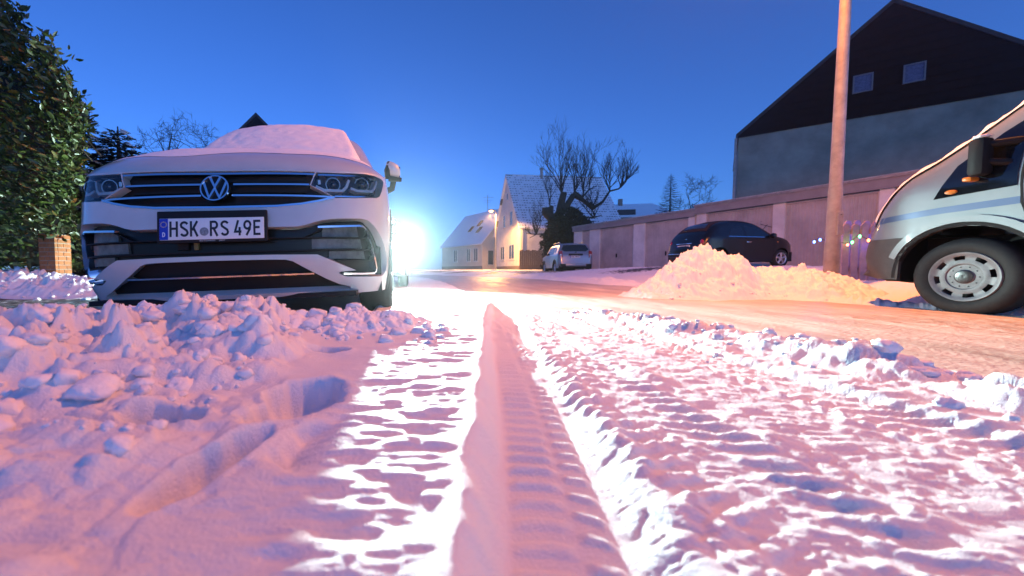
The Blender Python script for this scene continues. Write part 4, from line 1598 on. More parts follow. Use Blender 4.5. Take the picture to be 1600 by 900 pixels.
# ------------------------------------------------------------------ silver SUV by the garages (we see its tail)
def silver_suv():
    car = empty('parked_car', (7.70, 23.75, 0.12), R(175.5), 'silver SUV parked tail towards us beside the garages', 'car')
    sil = [(0.10, 0.34), (0.0, 0.5), (0.03, 0.78), (0.15, 0.95), (0.5, 1.05), (1.1, 1.14), (1.75, 1.58), (2.3, 1.66), (3.2, 1.66), (3.85, 1.60), (4.12, 1.18), (4.22, 1.0), (4.28, 0.7), (4.30, 0.52), (4.15, 0.40)]

    def W(y, z):
        w = 0.91 - 0.34 * max(0, z - 1.02)
        return w - 0.22 * max(0, 1 - y / 0.5) ** 2 - 0.10 * max(0, (y - 3.95) / 0.35) ** 2
    sh = Shell(sil, W, 0.11, 0.03)
    arches = [(0.82, .36, .41), (3.48, .36, .41)]
    for sg in (1, -1):
        sh.build_side(sg, arch_bottom(0.34, 4.12, 0.14, arches), M['silver_paint'], car)
        f = sh.side(sg)
        for poly in ([(1.45, 1.08), (2.3, 1.08), (2.3, 1.52), (1.92, 1.5)], [(2.36, 1.08), (3.15, 1.10), (3.2, 1.5), (2.36, 1.52)], [(3.28, 1.14), (3.62, 1.2), (3.5, 1.46), (3.28, 1.48)]):
            add_patch('side_window', f, poly, .004, -.01, M['glass_dark'], car, .1)
        for yy in (.82, 3.48):
            wheel(car, sg * .78, yy, .345, .345, .22, .22, sg)
            ring = [(yy + .425 * math.cos(a), .36 + .425 * math.sin(a)) for a in np.linspace(-.2, math.pi + .2, 18)]
            add_patch('arch_trim', f, ribbon(ring, .05), .012, -.02, M['black_plastic'], car, .1)
        MB().tube([(sg * .60, 1.9, 1.65), (sg * .62, 2.0, 1.73), (sg * .62, 3.3, 1.74), (sg * .60, 3.5, 1.66)], .022, 8).build('roof_rail', M['silver_paint'], car, 50)
        b = MB()
        b.add([(sg * p[0], p[1], p[2]) for p in ((.66, 4.22, .90), (.86, 4.12, .90), (.84, 4.10, 1.22), (.68, 4.16, 1.26), (.66, 4.27, .88), (.875, 4.16, .88), (.855, 4.14, 1.21), (.69, 4.20, 1.25))],
              [(4, 5, 6, 7), (0, 1, 5, 4), (1, 2, 6, 5), (2, 3, 7, 6), (3, 0, 4, 7)])
        tl = b.build('tail_light', M['tail_red'], car)
        MB().box(sg * .76 - .045, sg * .76 + .045, 4.21, 4.245, .98, 1.07, .01).build('reversing_lamp', M['lamp_silver'], tl)
        MB().box(sg * .62 - .10, sg * .62 + .10, 4.27, 4.315, .46, .50, .008).build('rear_reflector', M['tail_red'], car)
        b = MB()
        b.box(sg * .86, sg * .86 + sg * .19 if sg > 0 else sg * .86, 1.30, 1.42, 1.10, 1.26) if sg > 0 else b.box(-1.05, -.86, 1.30, 1.42, 1.10, 1.26)
        b.build('mirror', M['black_plastic'], car)
        add_patch('door_seam', f, ribbon([(2.33, .45), (2.33, 1.05)], .012), .002, -.01, M['dark_void'], car, .1)
    sh.build_top(M['silver_paint'], car)
    ts = sh.top_surf()
    a, b_ = sh.idx(3.88, 1.56), sh.idx(4.09, 1.22)
    add_patch('rear_window', ts, [(a, -.92), (b_ - 1.0, -1.02), (b_ + .6, -.75), (b_ + .6, .75), (b_ - 1.0, 1.02), (a, .92)], .006, -.01, M['glass_dark'], car, .4)
    add_patch('windscreen', ts, [(sh.idx(1.2, 1.2), -.93), (sh.idx(1.72, 1.56), -.9), (sh.idx(1.72, 1.56), .9), (sh.idx(1.2, 1.2), .93)], .006, -.01, M['glass_dark'], car, .5)
    MB().box(-.80, .80, 4.20, 4.325, .36, .56, .03).build('rear_bumper', M['black_plastic'], car, 40)
    MB().box(-.52, .52, 4.30, 4.345, .43, .55, .02).build('skid_plate', M['silver_paint'], car, 40)
    MB().box(-.36, .36, 4.235, 4.275, 1.0, 1.09, .012).build('tailgate_trim', M['black_plastic'], car, 40)
    lettering('DUSTER', .062, (0, 4.2765, 1.045), (R(90), 0, math.pi), M['chrome'], car, 'tailgate_lettering', 1.7)
    plate(car, 0.04, 4.285, .93, .52, .11, None, face=-1)
    MB().lathe([(4.22, .045), (4.245, .04), (4.245, .0005)], 20, 'y', (0, 0, 1.17)).build('emblem', M['chrome'], car)
    underbody(car, .82, .2, 4.2, .30, .6, [(.82, 0, .42), (3.48, 0, .42)])
    MB().tube([(-.45, 4.1, .30), (-.45, 4.34, .30)], .03, 8).build('exhaust', M['metal_grey'], car)


silver_suv()


# ------------------------------------------------------------------ small dark convertible, nose to the garage
def dark_car():
    car = empty('parked_car', (11.62, 12.80, 0.445), R(99.5), 'small navy car with folded soft top and raised wipers at the garage', 'car')
    car['label'] = 'small navy blue soft-top car standing nose to the garage'
    sil = [(0.10, 0.22), (0.0, 0.36), (0.02, 0.55), (0.12, 0.74), (0.38, 0.90), (0.72, 0.99), (0.95, 1.06), (1.30, 1.30), (1.62, 1.44), (2.1, 1.49), (2.6, 1.46), (3.0, 1.34), (3.28, 1.10), (3.40, 0.93), (3.50, 0.72), (3.55, 0.50), (3.50, 0.30), (3.42, 0.22)]

    def W(y, z):
        w = 0.81 - 0.42 * max(0, z - 0.92) - 0.10 * max(0, 0.5 - z)
        return w - 0.26 * max(0, 1 - y / 0.7) ** 2 - 0.16 * max(0, (y - 2.9) / 0.65) ** 2
    sh = Shell(sil, W, 0.13, 0.04)
    arches = [(0.68, .29, .335), (2.98, .29, .335)]
    for sg in (1, -1):
        sh.build_side(sg, arch_bottom(0.2, 3.40, 0.12, arches), M['navy_paint'], car)
        f = sh.side(sg)
        dw = [(1.08, 0.965), (2.02, 0.965), (2.0, 1.30), (1.66, 1.29), (1.40, 1.19)]
        rw = [(2.10, 0.965), (2.66, 0.985), (2.54, 1.20), (2.36, 1.285), (2.10, 1.30)]
        for poly in (dw, rw):
            w_ = add_patch('side_window', f, poly, .004, -.01, M['glass_dark'], car, .08)
        add_patch('window_trim', f, ribbon(densify([(1.05, .955), (2.68, .97)], .1, False), .016), .006, -.01, M['chrome'], car, .08)
        p = f(1.98, .80, .015)
        MB().box(p[0] - .012, p[0] + .012, 1.88, 2.06, .785, .81, .008).build('door_handle', M['chrome'], car, 40)
        add_patch('door_seam', f, ribbon(densify([(2.06, .96), (2.10, .6), (2.04, .32)], .1, False), .010), .002, -.01, M['dark_void'], car, .08)
        add_patch('door_seam', f, ribbon(densify([(1.02, .94), (1.02, .40)], .1, False), .010), .002, -.01, M['dark_void'], car, .08)
        p = f(0.98, .86, .004)
        MB().box(p[0] - .008, p[0] + .008, .86, .90, .80, .825, .004).build('side_indicator', M['amber'], car)
        for yy in (.68, 2.98):
            wheel(car, sg * .70, yy, .29, .29, .195, .185, sg)
        b = MB()
        x0 = .80
        b.lathe([(x0 - .02, .03), (x0 + .02, .07), (x0 + .10, .085), (x0 + .16, .06), (x0 + .175, .001)], 14, 'x', (0, 0, 0))
        b.map(lambda x, y, z: (sg * x, 1.16 + y * .8, 1.0 + z))
        b.build('mirror', M['navy_paint'], car, 50)
        b = MB()
        b.lathe([(-.02, .06), (.02, .07), (.05, .045), (.06, .001)], 18, 'y', (0, 0, 0))
        p = f(3.36, .72, 0)
        b.map(lambda x, y, z: (sg * .60 + x, 3.42 + y, .78 + z * 1.5))
        b.build('tail_light', M['tail_red'], car, 50)
        b = MB()
        b.lathe([(.02, .085), (-.02, .08), (-.04, .001)], 20, 'y', (sg * .52, .10, .70))
        b.build('headlight', M['lamp_silver'], car, 50)
    sh.build_top(M['navy_paint'], car)
    ts = sh.top_surf()
    a0, a1 = sh.idx(1.62, 1.44), sh.idx(3.24, 1.14)
    st = add_patch('soft_top', ts, [(a0, -1.0), (a1, -1.0), (a1, 1.0), (a0, 1.0)], .012, -.01, M['soft_top'], car, .6)
    b0, b1 = sh.idx(2.95, 1.37), sh.idx(3.17, 1.2)
    add_patch('rear_window', ts, [(b0, -.70), (b1, -.80), (b1, .80), (b0, .70)], .018, -.005, M['pane'], st, .4)
    add_patch('windscreen', ts, [(sh.idx(.98, 1.08), -.95), (sh.idx(1.55, 1.41), -.95), (sh.idx(1.55, 1.41), .95), (sh.idx(.98, 1.08), .95)], .006, -.01, M['glass_dark'], car, .5)
    for x0 in (-.30, .25):
        b = MB()
        b.tube([(x0, 1.00, 1.09), (x0 - .04, .84, 1.30), (x0 - .06, .74, 1.42)], [.012, .008, .008], 6)
        b.tube([(x0 - .30, .86, 1.30), (x0 + .20, .70, 1.46)], .008, 6)
        b.build('wiper', M['black_plastic'], car, 50)
    plate(car, 0, 3.545, .66, .52, .11, None, face=-1)
    MB().box(-.30, .30, 3.49, 3.53, .755, .785, .008).build('boot_handle', M['chrome'], car, 40)
    MB().lathe([(3.43, .05), (3.455, .045), (3.46, .0005)], 20, 'y', (0, 0, .90)).build('emblem', M['chrome'], car)
    MB().box(-.62, .62, 3.40, 3.575, .34, .52, .04).build('rear_bumper', M['navy_paint'], car, 40)
    MB().box(-.58, .58, 3.52, 3.585, .43, .455, .008).build('bumper_strip', M['chrome'], car, 40)
    underbody(car, .72, .2, 3.45, .2, .5, [(.68, 0, .34), (2.98, 0, .34)])
    MB().tube([(-.4, 1.05, 1.5), (-.4, 1.0, 1.52)], .004, 5).build('aerial', M['black_plastic'], car)


dark_car()


# ------------------------------------------------------------------ silver van at the kerb
def van():
    car = empty('parked_van', (5.455, 4.15, -0.015), R(184.9), 'silver panel van with blue side stripe parked at the kerb', 'van')
    # t forward of the front wheel -> y = 0.86 - t
    sil = [(0.24, 0.30), (0.12, 0.36), (0.06, 0.52), (0.10, 0.72), (0.16, 0.86), (0.24, 1.00), (0.42, 1.19), (0.60, 1.29), (0.80, 1.42), (1.00, 1.57), (1.20, 1.72), (1.55, 1.98), (1.85, 2.12), (2.3, 2.18), (3.5, 2.2), (4.8, 2.2), (4.95, 2.0), (5.0, 0.5), (4.95, 0.35)]
    sil = [(a_, z_ + max(0, z_ - .85) * .17) for a_, z_ in sil]

    def W(y, z):
        w = 0.985 - 0.20 * max(0, z - 1.15)
        return w - 0.16 * max(0, 1 - y / 0.6) ** 2
    sh = Shell(sil, W, 0.10, 0.05)
    arches = [(0.86, .335, .44), (4.05, .335, .42)]
    for sg in (1, -1):
        sh.build_side(sg, arch_bottom(0.30, 4.93, 0.26, arches), M['van_paint'], car)
        f = sh.side(sg)
        # front bumper, grey plastic, wrapping to the arch
        add_patch('bumper_side', f, [(.08, .34), (.22, .30), (.44, .30), (.445, .50), (.52, .64), (.58, .705), (.30, .70), (.115, .70)], .012, -.02, M['bumper_grey'], car, .07)
        # blue stripe and swage
        add_patch('side_stripe', f, [(.24, .855), (.70, .895), (1.14, .915), (1.14, .972), (.70, .952), (.26, .912)], .0025, -.004, M['stripe_blue'], car, .08)
        add_patch('side_stripe', f, [(1.165, .917), (2.2, .94), (4.8, .94), (4.8, 1.0), (2.2, 1.0), (1.165, .974)], .0025, -.004, M['stripe_blue'], car, .12)
        ring = [(.86 + .50 * math.cos(a), .335 + .50 * math.sin(a)) for a in np.linspace(.20, math.pi - .35, 20)]
        add_patch('arch_flare', f, ribbon(ring, .055), .022, -.02, M['van_paint'], car, .06)
        add_patch('arch_trim', f, ribbon([(.86 + .455 * math.cos(a), .335 + .455 * math.sin(a)) for a in np.linspace(-.05, math.pi + .05, 24)], .03), .012, -.04, M['dark_void'], car, .06)
        # glazing
        add_patch('quarter_window', f, [(.66, 1.03), (1.12, 1.06), (1.12, 1.60), (1.0, 1.51), (.78, 1.30)], .006, -.01, M['glass_dark'], car, .06)
        add_patch('side_window', f, [(1.16, 1.065), (2.02, 1.10), (2.02, 2.0), (1.75, 2.0), (1.40, 1.80), (1.16, 1.62)], .006, -.01, M['glass_dark'], car, .07)
        p = f(.76, 1.06, .008)
        b = MB().lathe([(-.012, .032), (.012, .028), (.018, .001)], 16, 'x', (0, 0, 0))
        b.map(lambda x, y, z: (sg * (abs(p[0]) + x * 1.0),   .77 + y * 1.2, 1.075 + z * .65))
        b.build('side_indicator', M['amber'], car, 50)
        add_patch('door_seam', f, ribbon(densify([(1.14, 1.62), (1.14, 1.06), (1.15, .92), (1.18, .80)], .08, False), .012), .003, -.01, M['dark_void'], car, .06)
        add_patch('door_seam', f, ribbon(densify([(2.10, 1.85), (2.10, .45)], .1, False), .012), .003, -.01, M['dark_void'], car, .08)
        add_patch('sill_trim', f, [(1.32, .30), (3.6, .30), (3.6, .42), (1.32, .42)], .012, -.02, M['black_plastic'], car, .12)
        wheel(car, sg * .87, .86, .335, .335, .215, .21, sg, 'cover', M['cover_silver'])
        wheel(car, sg * .87, 4.05, .335, .335, .215, .21, sg, 'cover', M['cover_silver'])
        # mirror: tall black housing on an arm, amber repeater below
        b = MB()
        b.box(.975, 1.10, .90, 1.00, 1.17, 1.48, .035)
        b.tube([(.90, 1.12, 1.24), (1.02, .98, 1.28)], .03, 8)
        b.tube([(.90, 1.12, 1.42), (1.02, .98, 1.42)], .03, 8)
        b.map(lambda x, y, z: (sg * x, y, z))
        mi = b.build('mirror', M['black_plastic'], car, 40)
        b = MB().box(.99, 1.08, .875, .93, 1.135, 1.172, .012)
        b.map(lambda x, y, z: (sg * x, y, z))
        b.build('mirror_repeater', M['amber'], mi, 40)
        b = MB().box(.62, .95, .10, .30, .74, .98, .04)
        b.map(lambda x, y, z: (sg * (x - .27), y + .06, z))
        b.build('headlight', M['lamp_silver'], car, 40)
    sh.build_top(M['van_paint'], car)
    ts = sh.top_surf()
    add_patch('windscreen', ts, [(sh.idx(.66, 1.33), -.98), (sh.idx(1.62, 2.02), -.96), (sh.idx(1.62, 2.02), .96), (sh.idx(.66, 1.33), .98)], .006, -.01, M['glass_dark'], car, .5)
    add_patch('front_bumper', ts, [(0.5, -1.0), (sh.idx(.10, .71), -1.0), (sh.idx(.10, .71), 1.0), (0.5, 1.0)], .014, -.02, M['bumper_grey'], car, .4)
    MB().box(-.45, .45, .10, .14, .76, .84, .01).build('grille', M['gloss_black'], car, 40)
    underbody(car, .90, .3, 4.9, .28, .7, [(.86, 0, .45), (4.05, 0, .43)])
    # snow on bonnet and windscreen
    sn = empty('snow_cover', car.location, car.rotation_euler.z, 'thin snow layer on bonnet and windscreen of the van', 'snow cover')
    nq, i0, i1 = 41, sh.idx(.15, .84), sh.idx(1.8, 2.1)
    rows = np.linspace(i0, i1, 90)
    V = []
    for r_ in rows:
        for j in range(nq):
            q = (-1 + 2 * j / (nq - 1)) * 1.08
            p, pd = sh.top(r_, q), sh.top(r_, q, 1.0)
            nz = np.array(pd) - np.array(p)
            ed = float(ss(1.09, 1.0, np.array(abs(q)))) * float(ss(0, 2.5, np.array(r_ - i0))) * float(ss(0, 3, np.array(i1 - r_)))
            th = 0.004 + ed * (0.050 + 0.020 * float(fbm(np.array(p[0] * 6 + 3), np.array(p[1] * 9 + p[2] * 7), 631, 3)))
            V.append(tuple(np.array(p) + nz * th))
    F = [(i * nq + j, i * nq + j + 1, (i + 1) * nq + j + 1, (i + 1) * nq + j) for i in range(len(rows) - 1) for j in range(nq - 1)]
    raw('bonnet_snow', V, F, M['car_snow'], sn, 180)
    cx = V[4 * nq:4 * nq + 1]
    for sg in (1, -1):
        v, f_ = CLODS[2]
        raw('mirror_snow', v * np.array([.07, .05, .018]) + np.array([sg * 1.04, .95, 1.487]), f_, M['car_snow'], sn, 180)


van()


# ------------------------------------------------------------------ houses
class Frame:
    """local (a along the wall, b into the house, z up) -> world"""
    def __init__(self, ox, oy, ex, ey):
        L = math.hypot(ex, ey)
        self.o, self.e = (ox, oy), (ex / L, ey / L)
        self.n = (-ey / L, ex / L)      # into the house

    def __call__(self, a, b, z):
        return (self.o[0] + self.e[0] * a + self.n[0] * b, self.o[1] + self.e[1] * a + self.n[1] * b, z)

    def box(self, mb, a0, a1, b0, b1, z0, z1):
        t = MB().box(a0, a1, b0, b1, z0, z1)
        t.map(self)
        mb.add(t.v, t.f)
        return mb


def uv_quad(name, pts, mat, parent, size, thick=0.0):
    """a roof slope with metric uv: pts = eave0, eave1, ridge1, ridge0"""
    me = bpy.data.meshes.new(name)
    P = [Vector(p) for p in pts]
    n = (P[1] - P[0]).cross(P[3] - P[0]).normalized()
    if n.z < 0:
        n = -n
    Q = [p - n * thick for p in P]
    me.from_pydata([tuple(p) for p in P + Q], [], [(0, 1, 2, 3), (7, 6, 5, 4), (0, 4, 5, 1), (1, 5, 6, 2), (2, 6, 7, 3), (3, 7, 4, 0)])
    uv = me.uv_layers.new(name='UVMap')
    w, h = size
    co = [(0, 0), (w, 0), (w, h), (0, h)]
    for k, li in enumerate(me.polygons[0].loop_indices):
        uv.data[li].uv = co[k]
    me.update()
    return link(name, me, mat, parent)


def window(fr, parent, a0, a1, z0, z1, b=0.0, mullion=1, pane=None, sill=True, fw=0.06, frame=None):
    w = MB()
    fr.box(w, a0, a0 + fw, b - .05, b + .03, z0, z1)
    fr.box(w, a1 - fw, a1, b - .05, b + .03, z0, z1)
    fr.box(w, a0 + fw, a1 - fw, b - .05, b + .03, z1 - fw, z1)
    fr.box(w, a0 + fw, a1 - fw, b - .05, b + .03, z0, z0 + fw)
    for k in range(mullion):
        m = a0 + (a1 - a0) * (k + 1) / (mullion + 1)
        fr.box(w, m - fw * .5, m + fw * .5, b - .048, b + .03, z0 + fw, z1 - fw)
    o = w.build('window', frame or M['frame_white'], parent)
    n = mullion + 1
    for k in range(n):
        m0 = a0 + (a1 - a0) * k / n + fw * .6
        m1 = a0 + (a1 - a0) * (k + 1) / n - fw * .6
        p = MB()
        fr.box(p, m0, m1, b - .02, b + .0, z0 + fw * .8, z1 - fw * .8)
        p.build('pane', pane or M['pane'], o)
    if sill:
        s = MB()
        fr.box(s, a0 - .06, a1 + .06, b - .12, b - .001, z0 - .07, z0 - .002)
        s.build('sill', M['frame_white'], o)
    return o


def gable_house(name, fr, w, depth, z0, ze, zr, wall_mat, roof_mat, label, over=0.25, gable_mat=None, plinth=True, eave_over=0.35, tiles=False):
    """gable wall along a (0..w) at b = 0; ridge runs into b"""
    h = empty(name, fr(w / 2, depth / 2, z0), 0, label, 'house')
    h.location = (0, 0, 0)
    if gable_mat is None:
        MB().prism([(0, z0), (w, z0), (w, ze), (w / 2, zr), (0, ze)], 0, depth, lambda a, y, b: fr(a, y, b)).build('wall', wall_mat, h)
    else:
        MB().prism([(0, z0), (w, z0), (w, ze), (0, ze)], 0, depth, lambda a, y, b: fr(a, y, b)).build('wall', wall_mat, h)
        g = MB().prism([(-.03, ze - .12), (w + .03, ze - .12), (w + .03, ze), (w / 2, zr), (-.03, ze)], -.06, depth + .06, lambda a, y, b: fr(a, y, b)).build('gable_cladding', gable_mat, h)
    sl = (zr - ze) / (w / 2)
    eo = eave_over
    L = math.hypot(w / 2 + eo, (w / 2 + eo) * sl)
    for sg in (0, 1):
        ea = -eo if sg == 0 else w + eo
        zz = ze - eo * sl
        up = 0.16
        pts = [fr(ea, -over, zz + up), fr(ea, depth + over, zz + up), fr(w / 2, depth + over, zr + up), fr(w / 2, -over, zr + up)]
        r = uv_quad('roof', pts, roof_mat, h, (depth + 2 * over, L), 0.14)
    if plinth:
        p = MB()
        fr.box(p, -.03, w + .03, -.03, depth + .03, z0 - .4, z0 + .45)
        p.build('plinth', M['plinth'], h)
    return h


# big house with a dark clad gable
fr = Frame(16.05, 20.0, .79, -.613)
W1 = 10.2
h1 = gable_house('gable_house', fr, W1, 9.0, 0.3, 7.45, 12.05, M['render_grey'], M['roof_dark'], 'large house with dark clad gable above a grey-green wall', 0.12, M['cladding'], False, 0.12)
for a in (4.31, 5.79):
    window(fr, h1, a - .31, a + .31, 8.42, 9.22, -.08, 0, M['curtain'], False, .05, M['frame_grey'])
g = MB()
fr.box(g, -.17, -.06, -.12, -.02, 0.3, 7.3)
g.build('downpipe', M['metal_grey'], h1)
lam = MB()
for k in range(12):
    z = 7.46 + k * .36
    half = max(.1, W1 / 2 * (1 - (z - 7.45) / 4.6))
    fr.box(lam, W1 / 2 - half, W1 / 2 + half, -.072, -.055, z, z + .02)
lam.build('cladding_battens', M['cladding'], h1)

# corner house with snowy tiles
fr2 = Frame(8.7, 38.0, .117, -.993)
# a runs from the far corner to the near corner: origin at the far corner
fr2 = Frame(8.7 - .117 * 9, 38 + .993 * 9, .117, -.993)
h2 = gable_house('corner_house', fr2, 9.0, 11.0, 0.3, 4.85, 10.95, M['render_white'], M['tiles'], 'white house with steep tiled roof under thin snow by the bend', 0.25)


def hw(t0, t1, z0, z1, **k):
    return window(fr2, h2, 9 - t1, 9 - t0, z0, z1, -.0, **k)


hw(1.9, 3.7, 1.5, 3.1)
hw(5.3, 6.9, 1.5, 3.05)
hw(2.5, 3.5, 5.2, 6.75, mullion=0)
hw(4.9, 6.0, 5.2, 6.7, mullion=0)
hw(4.1, 4.7, 8.2, 9.0, mullion=0)
fl = MB().lathe([(10.3, .16), (11.7, .16)], 12, 'z', fr2(4.7, 3.9, 0))
fl.build('flue', M['metal_grey'], h2, 40)
MB().lathe([(11.7, .24), (11.85, .24), (11.9, .001)], 12, 'z', fr2(4.7, 3.9, 0)).build('flue_cap', M['metal_grey'], h2, 40)
ck = MB()
fr2.box(ck, 2.2, 3.0, .9, 1.6, 6.5, 9.7)
ck.build('chimney', M['plinth'], h2)
dp = MB()
fr2.box(dp, 9.02, 9.12, .12, .22, .3, 4.7)
dp.build('downpipe', M['frame_white'], h2)

# low house further on, long side towards the street
fr3 = Frame(6.3 - .47 * -0 - .47 * 11, 50 + .88 * 11, .47, -.88)
h3 = empty('low_house', (0, 0, 0), 0, 'low cream house with snowy roof behind the lit street lamp', 'house')
MB().prism([(0, .3), (4.0 * 1, .3), (9, .3), (9, 4.1), (4.5, 9.0), (0, 4.1)], 0, 11, lambda a, y, b: (lambda q: q)(Frame(6.3, 50, .88, .47)(a, y, b))).build('wall', M['render_cream'], h3)
f3 = Frame(6.3, 50, .88, .47)
for sg in (0, 1):
    ea = -.4 if sg == 0 else 9.4
    uv_quad('roof', [f3(ea, -.25, 4.1 - .43 + .16), f3(ea, 11.2, 4.1 - .43 + .16), f3(4.5, 11.2, 9.16), f3(4.5, -.25, 9.16)], M['roof_snow'], h3, (11, 6), .14)
f3s = Frame(6.3 - .47 * 11, 50 + .88 * 11, .47, -.88)
for a0, a1 in ((9.0, 10.0), (7.2, 8.2), (3.6, 4.6)):
    window(f3s, h3, a0, a1, 1.5, 3.3, 0.0)
window(f3, h3, .9, 1.9, 1.0, 3.0, 0.0, 0)
window(f3, h3, 2.3, 3.6, .9, 2.6, 0.0)
for a_, b_ in ((1.6, 3.0), (1.9, 5.5), (2.6, 4.2)):
    sk = MB()
    sk.box(-.35, .35, -.55, .55, 0, .08)
    zc = 4.1 + a_ * 4.9 / 4.5
    an = math.atan2(4.9, 4.5)

    def mp(x, y, z, a_=a_, b_=b_, zc=zc, an=an):
        return f3(a_ + y * math.cos(an) - z * math.sin(an), b_ + x, zc + .2 + y * math.sin(an) + z * math.cos(an))
    sk.map(mp)
    sk.build('roof_window', M['roof_dark'], h3)
an = MB()
p = f3(4.5, 5.0, 0)
an.tube([(p[0], p[1], 9.1), (p[0], p[1], 11.6)], .04, 5)
for z, l in ((11.2, .9), (10.8, .7), (10.5, .5)):
    an.tube([(p[0] - l, p[1], z), (p[0] + l, p[1], z)], .025, 4)
an.build('aerial', M['metal_grey'], h3)
pl = MB()
f3s.box(pl, -.03, 11.03, -.04, -.001, -.2, .85)
pl.build('plinth', M['plinth'], h3)

# roofs beyond the garages
fr4 = Frame(28.6, 60, .98, -.2)
h4 = empty('distant_house', (0, 0, 0), 0, 'distant house whose snowy roof shows above the garages', 'house')
MB().prism([(0, 0), (9, 0), (9, 8.6), (0, 8.6)], 0, 8, fr4).build('wall', M['render_grey'], h4)
uv_quad('roof', [fr4(-.4, -.5, 8.8), fr4(9.4, -.5, 8.8), fr4(7.0, 4, 11.4), fr4(-.4, 4, 11.4)], M['roof_snow'], h4, (9, 5), .2)
uv_quad('roof', [fr4(-.4, 8.5, 8.8), fr4(9.4, 8.5, 8.8), fr4(7.0, 4, 11.4), fr4(-.4, 4, 11.4)], M['roof_snow'], h4, (9, 5), .2)
dm = MB()
fr4.box(dm, .6, 3.2, -.1, 2.0, 8.9, 9.9)
dm.build('dormer', M['roof_dark'], h4)
ch4 = MB()
fr4.box(ch4, 1.6, 2.2, 3.4, 4.0, 11, 12.2)
ch4.build('chimney', M['plinth'], h4)

# dark gable beyond the white SUV
fr5 = Frame(-15.4, 24.6, .98, .10)
h5 = gable_house('dark_house', fr5, 7.4, 8.0, 0, 6.7, 10.45, M['render_grey'], M['roof_dark'], 'house with dark pointed gable showing above the white SUV', 0.25, M['cladding'], False, .3)

# ------------------------------------------------------------------ garages
GD = (-.369, .929)


def gp(t, b, z):
    """t along the row (away from us), b into the garage"""
    return (13.0 + GD[0] * t + .929 * b, 12.5 + GD[1] * t + .369 * b, z)


def gbox(mb, t0, t1, b0, b1, z0, z1):
    q = MB().box(t0, t1, b0, b1, z0, z1)
    q.map(gp)
    mb.add(q.v, q.f)
    return mb


def ribbed_door(parent, t0, t1, z0, z1):
    n = max(8, int((t1 - t0) / .085))
    b = MB()
    prof = []
    for k in range(n):
        a = t0 + (t1 - t0) * k / n
        d = (t1 - t0) / n
        prof += [(a, .10), (a + d * .45, .10), (a + d * .55, .115), (a + d * .95, .115)]
    prof.append((t1, .10))
    v = [gp(a, q, z0) for a, q in prof] + [gp(a, q, z1) for a, q in prof]
    m = len(prof)
    b.add(v, [(i, i + 1, m + i + 1, m + i) for i in range(m - 1)])
    d = b.build('garage_door', M['garage_door'], parent)
    hb = MB()
    gbox(hb, (t0 + t1) / 2 - .02, (t0 + t1) / 2 + .02, .05, .10, z0 + .75, z0 + .95)
    hb.build('handle', M['black_plastic'], d)
    fr_ = MB()
    gbox(fr_, t0, t0 + .05, .06, .10, z0, z1)
    gbox(fr_, t1 - .05, t1, .06, .10, z0, z1)
    gbox(fr_, t0 + .05, t1 - .05, .06, .10, z1 - .06, z1)
    fr_.build('door_frame', M['garage_door'], d)
    return d


def garage_block(t0, t1, doors, z0, ztop, label, fz):
    g = empty('garage_row', (0, 0, 0), 0, label, 'garage')
    b = MB()
    edges = [t0] + [e for d in doors for e in d] + [t1]
    for i in range(0, len(edges), 2):
        p = MB()
        gbox(p, edges[i], edges[i + 1], 0.0, .35, -.3, fz)
        p.build('pillar', M['garage_wall'], g)
    gbox(b, t0, t1, .36, 5.2, -.3, fz)
    b.build('wall', M['garage_wall'], g)
    f = MB()
    gbox(f, t0 - .03, t1 + .03, -.10, 5.3, fz, ztop)
    rf = f.build('roof', M['fascia'], g)
    e = MB()
    gbox(e, t0 - .05, t1 + .05, -.13, -.10, ztop - .06, ztop + .03)
    e.build('roof_edge', M['metal_grey'], rf)
    s = MB()
    gbox(s, t0, t1, -.05, 5.25, ztop, ztop + .05)
    s.build('roof_snow', M['roof_snow'], rf)
    for a, c in doors:
        ribbed_door(g, a, c, z0, fz - .02)
    return g


garage_block(-6.0, 4.20, [(-5.6, -4.4), (-4.1, -1.52), (-1.22, 1.08), (1.43, 3.80)], .40, 3.16, 'row of grey-doored garages behind lamp post and dark car', 2.80)
garage_block(4.26, 11.7, [(4.55, 6.72), (7.38, 9.62), (10.40, 11.0)], .30, 3.02, 'lower garages with white pillars beside the silver SUV', 2.72)

# ------------------------------------------------------------------ street lamps
SOD = (1.0, 0.29, 0.045)
sl = empty('street_lamp', (5.17, 4.85, 0.1), 0, 'tall metal lamp post with small door at its foot beside the van', 'street lamp')
MB().lathe([(0, .078), (.62, .077), (.66, .073), (1.3, .070), (1.34, .064), (3.6, .054), (5.9, .044)], 20, 'z').build('post', M['metal_grey'], sl, 40)
MB().box(-.035, .035, -.082, -.066, .72, 1.02, .004).build('access_door', M['metal_grey'], sl)
MB().lathe([(-.001, .006), (.012, .006), (.013, .0005)], 8, 'y', (0, -.086, .98)).build('door_lock', M['black_plastic'], sl)
MB().tube([(0, 0, 5.85), (-.05, -.03, 6.02), (-.25, -.1, 6.1), (-.75, -.2, 6.12)], .03, 10).build('arm', M['metal_grey'], sl, 50)
hd = MB()
hd.box(-1.25, -.65, -.36, -.06, 6.06, 6.20, .04)
hd.build('lamp_head', M['metal_grey'], sl, 40)
MB().box(-1.2, -.72, -.33, -.09, 6.035, 6.062).build('lamp_glass', emis('sodium_lamp', SOD, 60), sl)
ld = bpy.data.lights.new('street_light', 'SPOT')
ld.energy = LAMP_W
ld.color = SOD
ld.spot_size = R(176)
ld.spot_blend = 0.12
ld.shadow_soft_size = 0.12
lo = bpy.data.objects.new('street_light', ld)
COL.objects.link(lo)
lo.parent = sl
lo.location = (-.96, -.21, 6.0)
lo.rotation_euler = (R(-6), R(-8), 0)

